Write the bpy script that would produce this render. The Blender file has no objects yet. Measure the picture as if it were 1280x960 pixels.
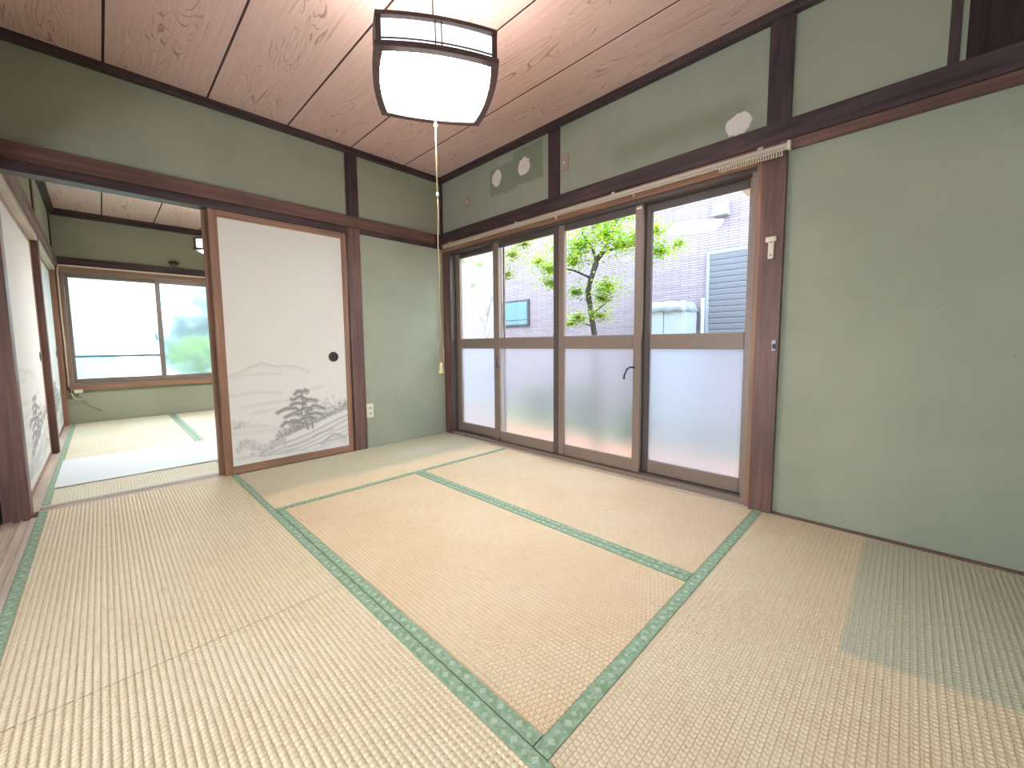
import bpy, bmesh, math, random
import numpy as np
from mathutils import Vector, Matrix

# ------------------------------------------------------------------ camera, world, exposure
S = bpy.context.scene
COL = S.collection
rnd = random.Random(7)

cam_data = bpy.data.cameras.new('camera')
cam = bpy.data.objects.new('camera', cam_data)
COL.objects.link(cam)
S.camera = cam
YAW, PITCH, ROLL = math.radians(44.817), math.radians(4.818), math.radians(-0.597)
CAM = Vector((-2.356, -3.171, 0.8655))
fw = Vector((math.sin(YAW) * math.cos(PITCH), math.cos(YAW) * math.cos(PITCH), -math.sin(PITCH)))
rt = Vector((math.cos(YAW), -math.sin(YAW), 0))
up = rt.cross(fw)
rt2 = rt * math.cos(ROLL) + up * math.sin(ROLL)
up2 = rt2.cross(fw)
R = Matrix((rt2, up2, -fw)).transposed()
cam.matrix_world = Matrix.Translation(CAM) @ R.to_4x4()
cam_data.sensor_width = 36
cam_data.lens = 504.54 / 1280 * 36
cam_data.shift_x = 11.14 / 1280
cam_data.shift_y = -8.29 / 1280
cam_data.clip_start = 0.02

world = bpy.data.worlds.new('world')
S.world = world
world.use_nodes = True
bg = world.node_tree.nodes['Background']
bg.inputs[0].default_value = (0.82, 0.91, 1.0, 1)
bg.inputs[1].default_value = 6.3

S.view_settings.view_transform = 'Standard'
S.view_settings.look = 'None'
S.view_settings.exposure = 0.72
S.view_settings.gamma = 1.0
S.view_settings.use_curve_mapping = False
LAMP_GLOW = 26.0

# ------------------------------------------------------------------ material helpers
def srgb(r, g, b):
    f = lambda c: (c / 255 / 12.92) if c / 255 <= 0.04045 else ((c / 255 + 0.055) / 1.055) ** 2.4
    return (f(r), f(g), f(b), 1)

class NT:
    def __init__(s, name):
        s.m = bpy.data.materials.new(name)
        s.m.use_nodes = True
        s.t = s.m.node_tree
        s.b = s.t.nodes['Principled BSDF']
        s.out = s.t.nodes['Material Output']
    def n(s, typ, **kw):
        o = s.t.nodes.new(typ)
        for k, v in kw.items():
            setattr(o, k, v)
        return o
    def l(s, a, b):
        s.t.links.new(a, b)
    def val(s, sock, v):
        if hasattr(v, 'is_output'):
            s.l(v, sock)
        else:
            sock.default_value = v
    def math(s, op, a, b=None, c=None, clamp=False):
        o = s.n('ShaderNodeMath', operation=op)
        o.use_clamp = clamp
        s.val(o.inputs[0], a)
        if b is not None: s.val(o.inputs[1], b)
        if c is not None: s.val(o.inputs[2], c)
        return o.outputs[0]
    def mix(s, fac, a, b):
        o = s.n('ShaderNodeMix', data_type='RGBA')
        s.val(o.inputs[0], fac); s.val(o.inputs[6], a); s.val(o.inputs[7], b)
        return o.outputs[2]
    def obj(s):
        return s.n('ShaderNodeTexCoord').outputs['Object']
    def pos(s):
        return s.n('ShaderNodeNewGeometry').outputs['Position']
    def mapping(s, vec, scale=(1, 1, 1), loc=(0, 0, 0)):
        o = s.n('ShaderNodeMapping')
        s.l(vec, o.inputs[0]); o.inputs[1].default_value = loc; o.inputs[3].default_value = scale
        return o.outputs[0]
    def noise(s, vec, scale, detail=3, rough=0.55, dist=0.0):
        o = s.n('ShaderNodeTexNoise')
        if vec is not None: s.l(vec, o.inputs['Vector'])
        o.inputs['Scale'].default_value = scale
        o.inputs['Detail'].default_value = detail
        o.inputs['Roughness'].default_value = rough
        o.inputs['Distortion'].default_value = dist
        return o.outputs[0]
    def ramp(s, fac, stops):
        o = s.n('ShaderNodeValToRGB')
        s.l(fac, o.inputs[0])
        e = o.color_ramp.elements
        while len(e) < len(stops): e.new(0.5)
        for i, (p, c) in enumerate(stops):
            e[i].position = p
            e[i].color = c if len(c) == 4 else (*c, 1)
        return o.outputs[0]
    def sep(s, vec):
        o = s.n('ShaderNodeSeparateXYZ'); s.l(vec, o.inputs[0])
        return o.outputs
    def smooth(s, x, a, b):
        o = s.n('ShaderNodeMapRange', interpolation_type='SMOOTHSTEP')
        s.val(o.inputs[0], x); o.inputs[1].default_value = a; o.inputs[2].default_value = b
        return o.outputs[0]
    def bump(s, h, strength=0.3, dist=0.002):
        o = s.n('ShaderNodeBump')
        o.inputs['Strength'].default_value = strength
        o.inputs['Distance'].default_value = dist
        s.l(h, o.inputs['Height']); s.l(o.outputs[0], s.b.inputs['Normal'])
    def col(s, c):
        s.val(s.b.inputs['Base Color'], c)
    def rough(s, r, spec=0.5, metal=0.0):
        s.val(s.b.inputs['Roughness'], r)
        s.b.inputs['Specular IOR Level'].default_value = spec
        s.b.inputs['Metallic'].default_value = metal

def plain(name, c, rough=0.5, spec=0.5, metal=0.0, var=0.06, scale=30):
    m = NT(name)
    f = m.noise(m.pos(), scale, 3)
    d = tuple(x * (1 - var * 2) for x in c[:3]) + (1,)
    m.col(m.mix(f, d, c)); m.rough(rough, spec, metal)
    return m.m

def plaster(name, c, c2, patch=False):
    m = NT(name)
    p = m.pos()
    f = m.noise(p, 2.2, 5, 0.6)
    f2 = m.noise(p, 60, 3, 0.7)
    k = m.mix(m.smooth(f, 0.3, 0.7), c, c2)
    k = m.mix(m.smooth(f2, 0.62, 0.75), k, tuple(x * 0.8 for x in c[:3]) + (1,))
    if patch:   # repainted rectangles round the filled pipe holes
        q = m.sep(p)
        wob = m.math('MULTIPLY', m.math('SUBTRACT', m.noise(p, 9, 3), 0.5), 0.05)
        yy = m.math('ADD', q[1], wob); zz = m.math('ADD', q[2], wob)
        def rect(y0, y1, z0, z1, e):
            a = m.math('MULTIPLY', m.smooth(yy, y0, y0 + e), m.math('SUBTRACT', 1.0, m.smooth(yy, y1 - e, y1)))
            b = m.math('MULTIPLY', m.smooth(zz, z0, z0 + e), m.math('SUBTRACT', 1.0, m.smooth(zz, z1 - e, z1)))
            return m.math('MULTIPLY', a, b)
        r = m.math('MAXIMUM', rect(-1.24, -0.92, 2.06, 2.34, 0.02), rect(-0.99, -0.66, 2.04, 2.29, 0.03))
        r = m.math('MAXIMUM', r, m.math('MULTIPLY', rect(-2.62, -1.75, 1.90, 2.14, 0.12), 0.75))
        k = m.mix(m.math('MULTIPLY', r, 0.6), k, srgb(118, 130, 104))
    m.col(k); m.rough(0.92, 0.15)
    m.bump(m.noise(p, 220, 4, 0.7), 0.25, 0.002)
    return m.m

def wood(name, light, dark, axis, rough=0.45, contrast=(0.3, 0.72), knots=0.0):
    m = NT(name)
    sc = [26, 26, 26]; sc['xyz'.index(axis)] = 1.6
    v = m.mapping(m.pos(), tuple(sc))
    f = m.noise(v, 1.0, 5, 0.62, 0.6)
    g = m.noise(m.mapping(m.pos(), tuple(x * 5 for x in sc)), 1.0, 2, 0.5)
    c = m.mix(m.smooth(f, *contrast), dark, light)
    c = m.mix(m.math('MULTIPLY', m.smooth(g, 0.5, 0.8), 0.35), c, dark)
    big = m.noise(m.pos(), 1.7, 2)
    c = m.mix(m.math('MULTIPLY', m.smooth(big, 0.35, 0.7), 0.35), c, tuple(x * 0.7 for x in dark[:3]) + (1,))
    m.col(c); m.rough(rough, 0.4)
    m.bump(f, 0.12, 0.002)
    return m.m

def wood3(name, light, dark, **kw):
    return {a: wood(name + '_' + a, light, dark, a, **kw) for a in 'xyz'}

def ceiling_wood(name, base, base2, line):
    m = NT(name)
    o = m.obj()
    seed = m.n('ShaderNodeObjectInfo').outputs['Random']
    off = m.n('ShaderNodeCombineXYZ')
    m.l(m.math('MULTIPLY', seed, 37.0), off.inputs[1]); m.l(m.math('MULTIPLY', seed, 11.0), off.inputs[2])
    add = m.n('ShaderNodeVectorMath', operation='ADD'); m.l(o, add.inputs[0]); m.l(off.outputs[0], add.inputs[1])
    v = m.mapping(add.outputs[0], (7.5, 1.25, 1.0))
    f = m.noise(v, 1.0, 1.6, 0.5, 0.8)
    bands = m.math('ABSOLUTE', m.math('SUBTRACT', m.math('FRACT', m.math('MULTIPLY', f, 17.0)), 0.5))
    ln = m.math('SUBTRACT', 1.0, m.smooth(bands, 0.02, 0.12))
    x = m.sep(o)[0]
    cen = m.math('SUBTRACT', 1.0, m.smooth(m.math('ABSOLUTE', m.math('ADD', x, m.math('MULTIPLY', m.math('SUBTRACT', m.noise(add.outputs[0], 1.5, 1), 0.5), 0.2))), 0.05, 0.17))
    brk = m.smooth(m.noise(m.mapping(add.outputs[0], (16, 4, 1)), 1.0, 2), 0.36, 0.58)
    ln = m.math('MULTIPLY', ln, m.math('MULTIPLY', m.math('ADD', 0.12, cen), brk))
    fine = m.noise(m.mapping(add.outputs[0], (120, 2.5, 1)), 1.0, 3)
    c = m.mix(m.smooth(fine, 0.3, 0.7), base, base2)
    c = m.mix(m.math('MULTIPLY', ln, 0.6, clamp=True), c, line)
    m.col(c); m.rough(0.45, 0.35)
    return m.m

RIB = 0.0157
def tatami(name, stain=None, base=(224, 196, 148), alt=(232, 209, 166), spots=0.0):
    m = NT(name)
    o = m.obj()
    u, v, w = m.sep(o)
    n1 = m.noise(o, 2.2, 4, 0.6)
    c = m.mix(m.smooth(n1, 0.32, 0.68), srgb(*base), srgb(*alt))
    n2 = m.noise(m.mapping(o, (18, 90, 1)), 1.0, 3, 0.6)
    c = m.mix(m.math('MULTIPLY', m.smooth(n2, 0.45, 0.8), 0.45), c, srgb(198, 174, 132))
    if stain:
        c = stain(m, o, u, v, c)
    if spots:
        s1 = m.smooth(m.noise(m.mapping(o, (7, 9, 1)), 1.0, 4, 0.7), 0.66, 0.78)
        s2 = m.smooth(m.noise(m.mapping(o, (60, 140, 1)), 1.0, 2, 0.6), 0.52, 0.64)
        c = m.mix(m.math('MULTIPLY', m.math('MULTIPLY', s1, s2), spots), c, srgb(168, 132, 72))
    m.rough(0.5, 0.4)
    # the knots of rush along each rib, staggered from rib to rib
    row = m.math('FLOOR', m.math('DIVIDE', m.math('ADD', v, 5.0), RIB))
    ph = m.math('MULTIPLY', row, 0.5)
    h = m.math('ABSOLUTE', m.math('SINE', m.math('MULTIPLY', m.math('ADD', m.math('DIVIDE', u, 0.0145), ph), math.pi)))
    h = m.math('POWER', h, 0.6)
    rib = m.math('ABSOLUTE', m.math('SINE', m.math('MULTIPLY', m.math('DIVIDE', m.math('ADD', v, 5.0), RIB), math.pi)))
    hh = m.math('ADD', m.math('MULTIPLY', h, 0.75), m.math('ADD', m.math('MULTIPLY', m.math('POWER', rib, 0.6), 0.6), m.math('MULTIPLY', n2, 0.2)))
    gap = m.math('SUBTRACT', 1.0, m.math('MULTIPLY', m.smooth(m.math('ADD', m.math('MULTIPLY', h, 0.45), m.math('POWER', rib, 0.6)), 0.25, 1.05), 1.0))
    c = m.mix(m.math('MULTIPLY', gap, 0.55), c, srgb(172, 140, 100))  # shade of the weave grooves mixed into the straw colour
    m.col(c)
    m.bump(hh, 1.0, 0.0032)
    return m.m

def heri(name):
    m = NT(name)
    o = m.obj()
    u, v, w = m.sep(o)
    P = 0.062
    a = m.math('SUBTRACT', m.math('FRACT', m.math('DIVIDE', m.math('ADD', u, 5.0), P)), 0.5)      # along
    b = m.math('DIVIDE', v, 0.034)                                                               # across -0.5..0.5
    def diamond(ca, cb, ra, rb):
        da = m.math('DIVIDE', m.math('ABSOLUTE', m.math('SUBTRACT', a, ca)), ra)
        db = m.math('DIVIDE', m.math('ABSOLUTE', m.math('SUBTRACT', b, cb)), rb)
        return m.math('SUBTRACT', 1.0, m.smooth(m.math('ADD', da, db), 0.85, 1.05))
    d = m.math('MAXIMUM', diamond(-0.25, -0.02, 0.16, 0.34), m.math('MULTIPLY', diamond(0.2, 0.12, 0.13, 0.26), 0.75))
    d = m.math('MAXIMUM', d, m.math('MULTIPLY', diamond(0.36, -0.27, 0.08, 0.16), 0.65))
    hat = m.math('ABSOLUTE', m.math('SINE', m.math('MULTIPLY', u, 620.0)))
    hatm = m.math('MULTIPLY', hat, m.smooth(m.noise(m.mapping(o, (34, 60, 1)), 1.0, 2), 0.44, 0.56))
    c = m.mix(m.noise(o, 25, 3), srgb(116, 146, 114), srgb(140, 166, 134))
    c = m.mix(m.math('MULTIPLY', hatm, 0.55), c, srgb(176, 192, 178))
    c = m.mix(m.math('MULTIPLY', d, 0.65), c, srgb(186, 204, 186))
    m.col(c); m.rough(0.6, 0.3)
    m.bump(m.math('ADD', hat, m.math('MULTIPLY', d, 0.8)), 0.2, 0.0006)
    return m.m

def clear_glass(name, tint=(0.96, 0.985, 0.98, 1)):
    m = NT(name)
    tr = m.n('ShaderNodeBsdfTransparent'); tr.inputs[0].default_value = tint
    gl = m.n('ShaderNodeBsdfGlossy'); gl.inputs['Roughness'].default_value = 0.03
    lw = m.n('ShaderNodeLayerWeight'); lw.inputs[0].default_value = 0.5
    fr = m.math('ADD', 0.03, m.math('MULTIPLY', m.math('POWER', lw.outputs['Facing'], 5.0), 0.9))
    mx = m.n('ShaderNodeMixShader')
    m.l(fr, mx.inputs[0]); m.l(tr.outputs[0], mx.inputs[1]); m.l(gl.outputs[0], mx.inputs[2])
    m.l(mx.outputs[0], m.out.inputs[0])
    return m.m

def frosted_glass(name, rough=0.42, milk=0.35, tint=(0.97, 0.99, 1, 1)):
    m = NT(name)
    g = m.n('ShaderNodeBsdfRefraction'); g.inputs['Roughness'].default_value = rough; g.inputs['IOR'].default_value = 1.28
    g.inputs[0].default_value = tint
    tl = m.n('ShaderNodeBsdfTranslucent'); tl.inputs[0].default_value = (0.66, 0.71, 0.78, 1)
    gl = m.n('ShaderNodeBsdfGlossy'); gl.inputs['Roughness'].default_value = 0.35
    a = m.n('ShaderNodeMixShader'); a.inputs[0].default_value = milk
    m.l(g.outputs[0], a.inputs[1]); m.l(tl.outputs[0], a.inputs[2])
    b = m.n('ShaderNodeMixShader'); b.inputs[0].default_value = 0.05
    m.l(a.outputs[0], b.inputs[1]); m.l(gl.outputs[0], b.inputs[2])
    m.l(b.outputs[0], m.out.inputs[0])
    return m.m

def emitter(name, c, strength):
    m = NT(name)
    m.col((0.9, 0.9, 0.88, 1)); m.rough(0.4)
    m.b.inputs['Emission Color'].default_value = c
    m.b.inputs['Emission Strength'].default_value = strength
    return m.m

def leafmat(name, c1, c2, trans=0.5):
    m = NT(name)
    f = m.noise(m.pos(), 4.5, 2)
    k = m.mix(m.smooth(f, 0.35, 0.65), c1, c2)
    d = m.n('ShaderNodeBsdfDiffuse'); t = m.n('ShaderNodeBsdfTranslucent')
    m.l(k, d.inputs[0]); m.l(k, t.inputs[0])
    mx = m.n('ShaderNodeMixShader'); mx.inputs[0].default_value = trans
    m.l(d.outputs[0], mx.inputs[1]); m.l(t.outputs[0], mx.inputs[2])
    m.l(mx.outputs[0], m.out.inputs[0])
    return m.m

def painted(name):
    m = NT(name)
    a = m.n('ShaderNodeVertexColor'); a.layer_name = 'paint'
    f = m.noise(m.pos(), 3.0, 3)
    m.col(m.mix(m.math('MULTIPLY', f, 0.06), a.outputs[0], srgb(200, 190, 175)))
    m.rough(0.8, 0.2)
    return m.m

def siding(name):
    m = NT(name)
    p = m.pos()
    sw = m.n('ShaderNodeCombineXYZ'); q = m.sep(p)
    m.l(q[1], sw.inputs[0]); m.l(q[2], sw.inputs[1])
    b = m.n('ShaderNodeTexBrick')
    m.l(sw.outputs[0], b.inputs['Vector'])
    b.inputs['Scale'].default_value = 1.0
    b.inputs['Brick Width'].default_value = 0.24
    b.inputs['Row Height'].default_value = 0.034
    b.inputs['Mortar Size'].default_value = 0.0035
    b.inputs['Mortar Smooth'].default_value = 0.3
    b.inputs['Color1'].default_value = srgb(126, 118, 130)
    b.inputs['Color2'].default_value = srgb(138, 130, 140)
    b.inputs['Mortar'].default_value = srgb(86, 78, 92)
    m.l(b.outputs[0], m.b.inputs['Base Color']); m.rough(0.85, 0.2)
    m.bump(m.math('SUBTRACT', 1.0, b.outputs[1]), 0.5, 0.006)
    return m.m

DARK = wood3('dark_wood', srgb(90, 71, 74), srgb(53, 42, 47))
BROWN = wood3('brown_wood', srgb(134, 100, 90), srgb(94, 68, 64))
TAN = wood3('tan_wood', srgb(172, 132, 108), srgb(136, 100, 82))
PALE = wood3('pale_wood', srgb(220, 206, 190), srgb(194, 176, 160))
GREEN = plaster('green_plaster', srgb(156, 161, 143), srgb(166, 170, 151))
GREENP = plaster('green_plaster_patched', srgb(154, 159, 144), srgb(164, 168, 152), True)
CEIL = ceiling_wood('ceiling_cedar', srgb(226, 196, 188), srgb(216, 184, 175), srgb(136, 98, 90))
SEAM = plain('dark_seam', srgb(66, 46, 44), 0.8)
BRONZE = plain('bronze_aluminium', srgb(142, 125, 115), 0.4, 0.5, 0.15, 0.04)
BRONZED = plain('bronze_aluminium_channel', srgb(92, 82, 80), 0.45, 0.5, 0.15, 0.04)
STEEL = plain('grey_metal', srgb(120, 120, 126), 0.35, 0.5, 0.8, 0.03)
CREAM = plain('cream_plastic', srgb(230, 223, 202), 0.4)
RAILM = plain('cream_metal', srgb(192, 182, 168), 0.4)
BLACKP = plain('black_plastic', srgb(34, 32, 34), 0.4)
WHITEP = plain('white_filler', srgb(232, 226, 220), 0.85, 0.2)
GLASS = clear_glass('clear_glass')
FROST = frosted_glass('frosted_glass', 0.30, 0.12)
FROST2 = frosted_glass('frosted_glass_dense', 0.42, 0.26, (0.83, 0.87, 0.92, 1))
PAINT = painted('painted_paper')
HERI = heri('green_brocade')
CORDM = plain('cream_cord', srgb(226, 208, 160), 0.8)
STRINGM = plain('string_tan', srgb(206, 166, 120), 0.8)

# ------------------------------------------------------------------ object helpers
W = {}
def tag(o, label=None, cat=None, group=None, kind=None):
    if label: o['label'] = label
    if cat: o['category'] = cat
    if group: o['group'] = group
    if kind: o['kind'] = kind
    return o

def root(name, loc=(0, 0, 0), label=None, cat=None, group=None, kind=None, parent=None, local=False, rotz=0):
    o = bpy.data.objects.new(name, None)
    o.empty_display_size = 0.05
    COL.objects.link(o)
    loc = Vector(loc)
    o.location = loc - (W[parent] if parent else Vector())
    o.rotation_euler = (0, 0, rotz)
    if parent: o.parent = parent
    W[o] = Vector() if local else loc
    return tag(o, label, cat, group, kind)

def mobj(name, me, mat, parent=None, loc=(0, 0, 0), rotz=0):
    o = bpy.data.objects.new(name, me)
    if mat is not None and not me.materials: me.materials.append(mat)
    COL.objects.link(o)
    loc = Vector(loc)
    o.location = loc - (W[parent] if parent else Vector())
    o.rotation_euler = (0, 0, rotz)
    if parent: o.parent = parent
    W[o] = loc
    return o

def box_mesh(sx, sy, sz, bevel=0.0015):
    bm = bmesh.new()
    bmesh.ops.create_cube(bm, size=1.0)
    bmesh.ops.scale(bm, vec=(sx, sy, sz), verts=bm.verts)
    if bevel and min(sx, sy, sz) > bevel * 3:
        bmesh.ops.bevel(bm, geom=list(bm.edges), offset=bevel, segments=1, affect='EDGES')
    me = bpy.data.meshes.new('box'); bm.to_mesh(me); bm.free()
    return me

def box(name, x0, x1, y0, y1, z0, z1, mat, parent=None, bevel=0.0015):
    x0, x1 = sorted((x0, x1)); y0, y1 = sorted((y0, y1)); z0, z1 = sorted((z0, z1))
    if isinstance(mat, dict):
        d = {'x': x1 - x0, 'y': y1 - y0, 'z': z1 - z0}
        mat = mat[max(d, key=d.get)]
    return mobj(name, box_mesh(x1 - x0, y1 - y0, z1 - z0, bevel), mat, parent, ((x0 + x1) / 2, (y0 + y1) / 2, (z0 + z1) / 2))

def pydata(name, verts, faces, smooth=False):
    me = bpy.data.meshes.new(name)
    me.from_pydata([tuple(v) for v in verts], [], faces)
    me.validate(); me.update()
    if smooth:
        me.polygons.foreach_set('use_smooth', [True] * len(me.polygons))
    return me

def tube_data(pts, radii, sides=8):
    pts = [Vector(p) for p in pts]
    if not hasattr(radii, '__len__'): radii = [radii] * len(pts)
    V, F = [], []
    ref = None
    for i, p in enumerate(pts):
        t = (pts[min(i + 1, len(pts) - 1)] - pts[max(i - 1, 0)]).normalized()
        if ref is None:
            ref = Vector((1, 0, 0)) if abs(t.x) < 0.8 else Vector((0, 1, 0))
        a = (ref - t * ref.dot(t)).normalized(); b = t.cross(a); ref = a
        for k in range(sides):
            an = 2 * math.pi * k / sides
            V.append(p + (a * math.cos(an) + b * math.sin(an)) * radii[i])
    n = len(pts)
    for i in range(n - 1):
        for k in range(sides):
            k2 = (k + 1) % sides
            F.append((i * sides + k, i * sides + k2, (i + 1) * sides + k2, (i + 1) * sides + k))
    F.append(tuple(range(sides - 1, -1, -1))); F.append(tuple((n - 1) * sides + k for k in range(sides)))
    return V, F

def tube(name, pts, radii, mat, parent=None, sides=8, more=()):
    base = Vector(pts[0])
    V, F = tube_data(pts, radii, sides)
    for (p2, r2) in more:
        v2, f2 = tube_data(p2, r2, sides)
        k = len(V); V += v2; F += [tuple(i + k for i in f) for f in f2]
    return mobj(name, pydata(name, [v - base for v in V], F, True), mat, parent, base)

def lathe(name, prof, mat, parent, loc, axis='z', seg=24):
    V, F = [], []
    for (r, h) in prof:
        for k in range(seg):
            a = 2 * math.pi * k / seg
            c, s = r * math.cos(a), r * math.sin(a)
            V.append({'z': (c, s, h), 'y': (c, h, s), 'x': (h, c, s)}[axis])
    for i in range(len(prof) - 1):
        for k in range(seg):
            k2 = (k + 1) % seg
            F.append((i * seg + k, i * seg + k2, (i + 1) * seg + k2, (i + 1) * seg + k))
    F.append(tuple(range(seg))); F.append(tuple((len(prof) - 1) * seg + k for k in range(seg)))
    me = pydata(name, V, F)
    bm = bmesh.new(); bm.from_mesh(me); bmesh.ops.recalc_face_normals(bm, faces=bm.faces); bm.to_mesh(me); bm.free()
    return mobj(name, me, mat, parent, loc)

def copy_tree(o, parent=None):
    c = o.copy(); COL.objects.link(c); c.parent = parent
    for ch in list(o.children): copy_tree(ch, c)
    return c

# ------------------------------------------------------------------ floor and tatami mats
floor = box('floor', -3.75, 0.14, -3.66, 3.68, -0.16, -0.05, BROWN['y'])
tag(floor, 'wooden subfloor under the straw mats of both rooms', 'floor', kind='structure')

def mat_mesh(L, Wd):
    n = max(1, round(Wd / RIB)); seg = 6
    prof = []
    for i in range(n * seg + 1):
        v = -Wd / 2 + Wd * i / (n * seg)
        prof.append((v, -0.0024 * (1 - abs(math.sin(math.pi * i / seg)) ** 0.7)))
    V, F = [], []
    for (v, z) in prof:
        V += [(-L / 2, v, z), (L / 2, v, z)]
    for i in range(len(prof) - 1):
        F.append((2 * i, 2 * i + 1, 2 * i + 3, 2 * i + 2))
    b = len(V); h = -0.05; t = -0.0024
    V += [(-L / 2, -Wd / 2, t), (L / 2, -Wd / 2, t), (L / 2, Wd / 2, t), (-L / 2, Wd / 2, t),
          (-L / 2, -Wd / 2, h), (L / 2, -Wd / 2, h), (L / 2, Wd / 2, h), (-L / 2, Wd / 2, h)]
    F += [(b + 4, b + 7, b + 6, b + 5)] + [(b + i, b + 4 + i, b + 4 + (i + 1) % 4, b + (i + 1) % 4) for i in range(4)]
    me = pydata('straw', V, F, True)
    bm = bmesh.new(); bm.from_mesh(me); bmesh.ops.recalc_face_normals(bm, faces=bm.faces); bm.to_mesh(me); bm.free()
    return me

def tatami_mat(x0, x1, y0, y1, along, mat, label, borders=(1, 1), group='straw mats of the near room', bw=0.033):
    """along: 'x' or 'y' long side; borders: (negative side, positive side) of the short axis"""
    g = 0.0012
    x0 += g; x1 -= g; y0 += g; y1 -= g
    cx, cy = (x0 + x1) / 2, (y0 + y1) / 2
    t = root('tatami_mat', (cx, cy, -0.05), label, 'tatami mat', group)
    L, Wd = ((x1 - x0), (y1 - y0)) if along == 'x' else ((y1 - y0), (x1 - x0))
    rz = 0 if along == 'x' else math.pi / 2
    o = mobj('straw_cover', mat_mesh(L, Wd), mat, t, (cx, cy, 0), rz)
    for s, on in zip((-1, 1), borders):
        if not on: continue
        if along == 'x':
            c = (cx, (y0 + bw / 2) if s < 0 else (y1 - bw / 2), 0.0)
        else:
            c = ((x0 + bw / 2) if s < 0 else (x1 - bw / 2), cy, 0.0)
        mobj('cloth_border', box_mesh(L, bw, 0.005, 0.001), HERI, t, c, rz)
    return t

def stain_back(m, o, u, v, c):      # unfaded strip along the wall (v>0 is the wall side)
    wob = m.math('MULTIPLY', m.math('SUBTRACT', m.noise(m.mapping(o, (2.2, 5, 1)), 1.0, 3), 0.5), 0.25)
    a = m.smooth(m.math('ADD', v, wob), -0.22, -0.08)
    k = m.mix(m.math('MULTIPLY', a, 0.75), c, srgb(186, 182, 158))
    d = m.math('ADD', m.math('POWER', m.math('DIVIDE', m.math('SUBTRACT', u, 0.28), 0.20), 2.0), m.math('POWER', m.math('DIVIDE', m.math('SUBTRACT', v, 0.05), 0.12), 2.0))
    s = m.math('SUBTRACT', 1.0, m.smooth(d, 0.0, 2.2))
    return m.mix(m.math('MULTIPLY', s, 0.18), k, srgb(220, 222, 222))  # soft pale spot laid over the strip

def stain_furniture(m, o, u, v, c):  # unfaded patch where a cabinet stood
    wob = m.math('MULTIPLY', m.math('SUBTRACT', m.noise(o, 14, 3), 0.5), 0.012)
    a = m.math('SUBTRACT', 1.0, m.smooth(m.math('ADD', v, wob), 0.0, 0.012))
    b = m.smooth(m.math('ADD', m.math('SUBTRACT', u, m.math('MULTIPLY', v, -0.16)), wob), -0.075, -0.045)
    k = m.math('MULTIPLY', m.math('MULTIPLY', a, b), m.math('SUBTRACT', 1.0, m.math('MULTIPLY', m.smooth(v, -0.12, -0.4), 0.0)))
    return m.mix(m.math('MULTIPLY', k, 0.8), c, srgb(186, 190, 172))

X1, X2, X3, Y1, YS, Y2, Y3 = -0.877, -1.755, -2.645, -0.87, -1.765, -2.645, -3.52
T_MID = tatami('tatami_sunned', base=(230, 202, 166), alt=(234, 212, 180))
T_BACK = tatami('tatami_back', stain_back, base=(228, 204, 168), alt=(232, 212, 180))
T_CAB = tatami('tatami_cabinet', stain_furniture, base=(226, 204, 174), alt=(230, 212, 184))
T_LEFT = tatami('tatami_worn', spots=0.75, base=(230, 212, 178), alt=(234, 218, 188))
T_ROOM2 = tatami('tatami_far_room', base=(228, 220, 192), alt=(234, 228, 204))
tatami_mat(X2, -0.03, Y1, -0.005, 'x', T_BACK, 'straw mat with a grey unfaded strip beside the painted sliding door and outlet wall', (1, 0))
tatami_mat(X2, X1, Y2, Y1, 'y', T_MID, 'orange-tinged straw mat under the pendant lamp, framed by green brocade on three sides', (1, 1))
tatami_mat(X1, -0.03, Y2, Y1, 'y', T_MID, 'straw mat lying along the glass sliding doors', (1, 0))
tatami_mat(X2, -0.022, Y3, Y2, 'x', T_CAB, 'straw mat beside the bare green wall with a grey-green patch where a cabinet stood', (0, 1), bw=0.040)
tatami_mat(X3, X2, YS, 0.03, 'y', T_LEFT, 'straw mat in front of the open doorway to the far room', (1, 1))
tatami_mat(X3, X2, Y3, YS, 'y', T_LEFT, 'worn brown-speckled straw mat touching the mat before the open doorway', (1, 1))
g2 = 'straw mats of the far room'
ym, ye = 1.90, 3.51
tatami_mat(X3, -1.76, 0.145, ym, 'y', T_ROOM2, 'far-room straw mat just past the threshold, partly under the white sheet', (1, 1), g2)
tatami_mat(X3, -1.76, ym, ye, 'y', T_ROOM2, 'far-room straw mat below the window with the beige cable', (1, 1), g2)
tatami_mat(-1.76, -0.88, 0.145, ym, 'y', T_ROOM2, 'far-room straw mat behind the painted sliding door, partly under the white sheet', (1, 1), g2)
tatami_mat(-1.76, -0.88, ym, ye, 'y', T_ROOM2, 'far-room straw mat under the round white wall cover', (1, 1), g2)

sheet = box('ground_sheet', -2.615, -0.95, 0.50, 1.36, 0.0028, 0.007, plain('white_sheet', srgb(226, 234, 240), 0.55, 0.4, var=0.03, scale=4))
tag(sheet, 'thin plain white sheet spread across the far-room mats', 'sheet')

# ------------------------------------------------------------------ threshold between rooms, left threshold, corridor
th = root('trim_1', (-1.3, 0.085, -0.05), 'pale grooved wooden door track in the floor between the two rooms', 'door track', kind='structure')
box('track_base', X3, -0.92, 0.03, 0.145, -0.05, -0.006, PALE, th)
for i, (a, b) in enumerate(((0.03, 0.048), (0.074, 0.084), (0.110, 0.145))):
    box('track_ridge', X3, -0.92, a, b, -0.006, 0.001, PALE, th, 0.0006)

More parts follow.
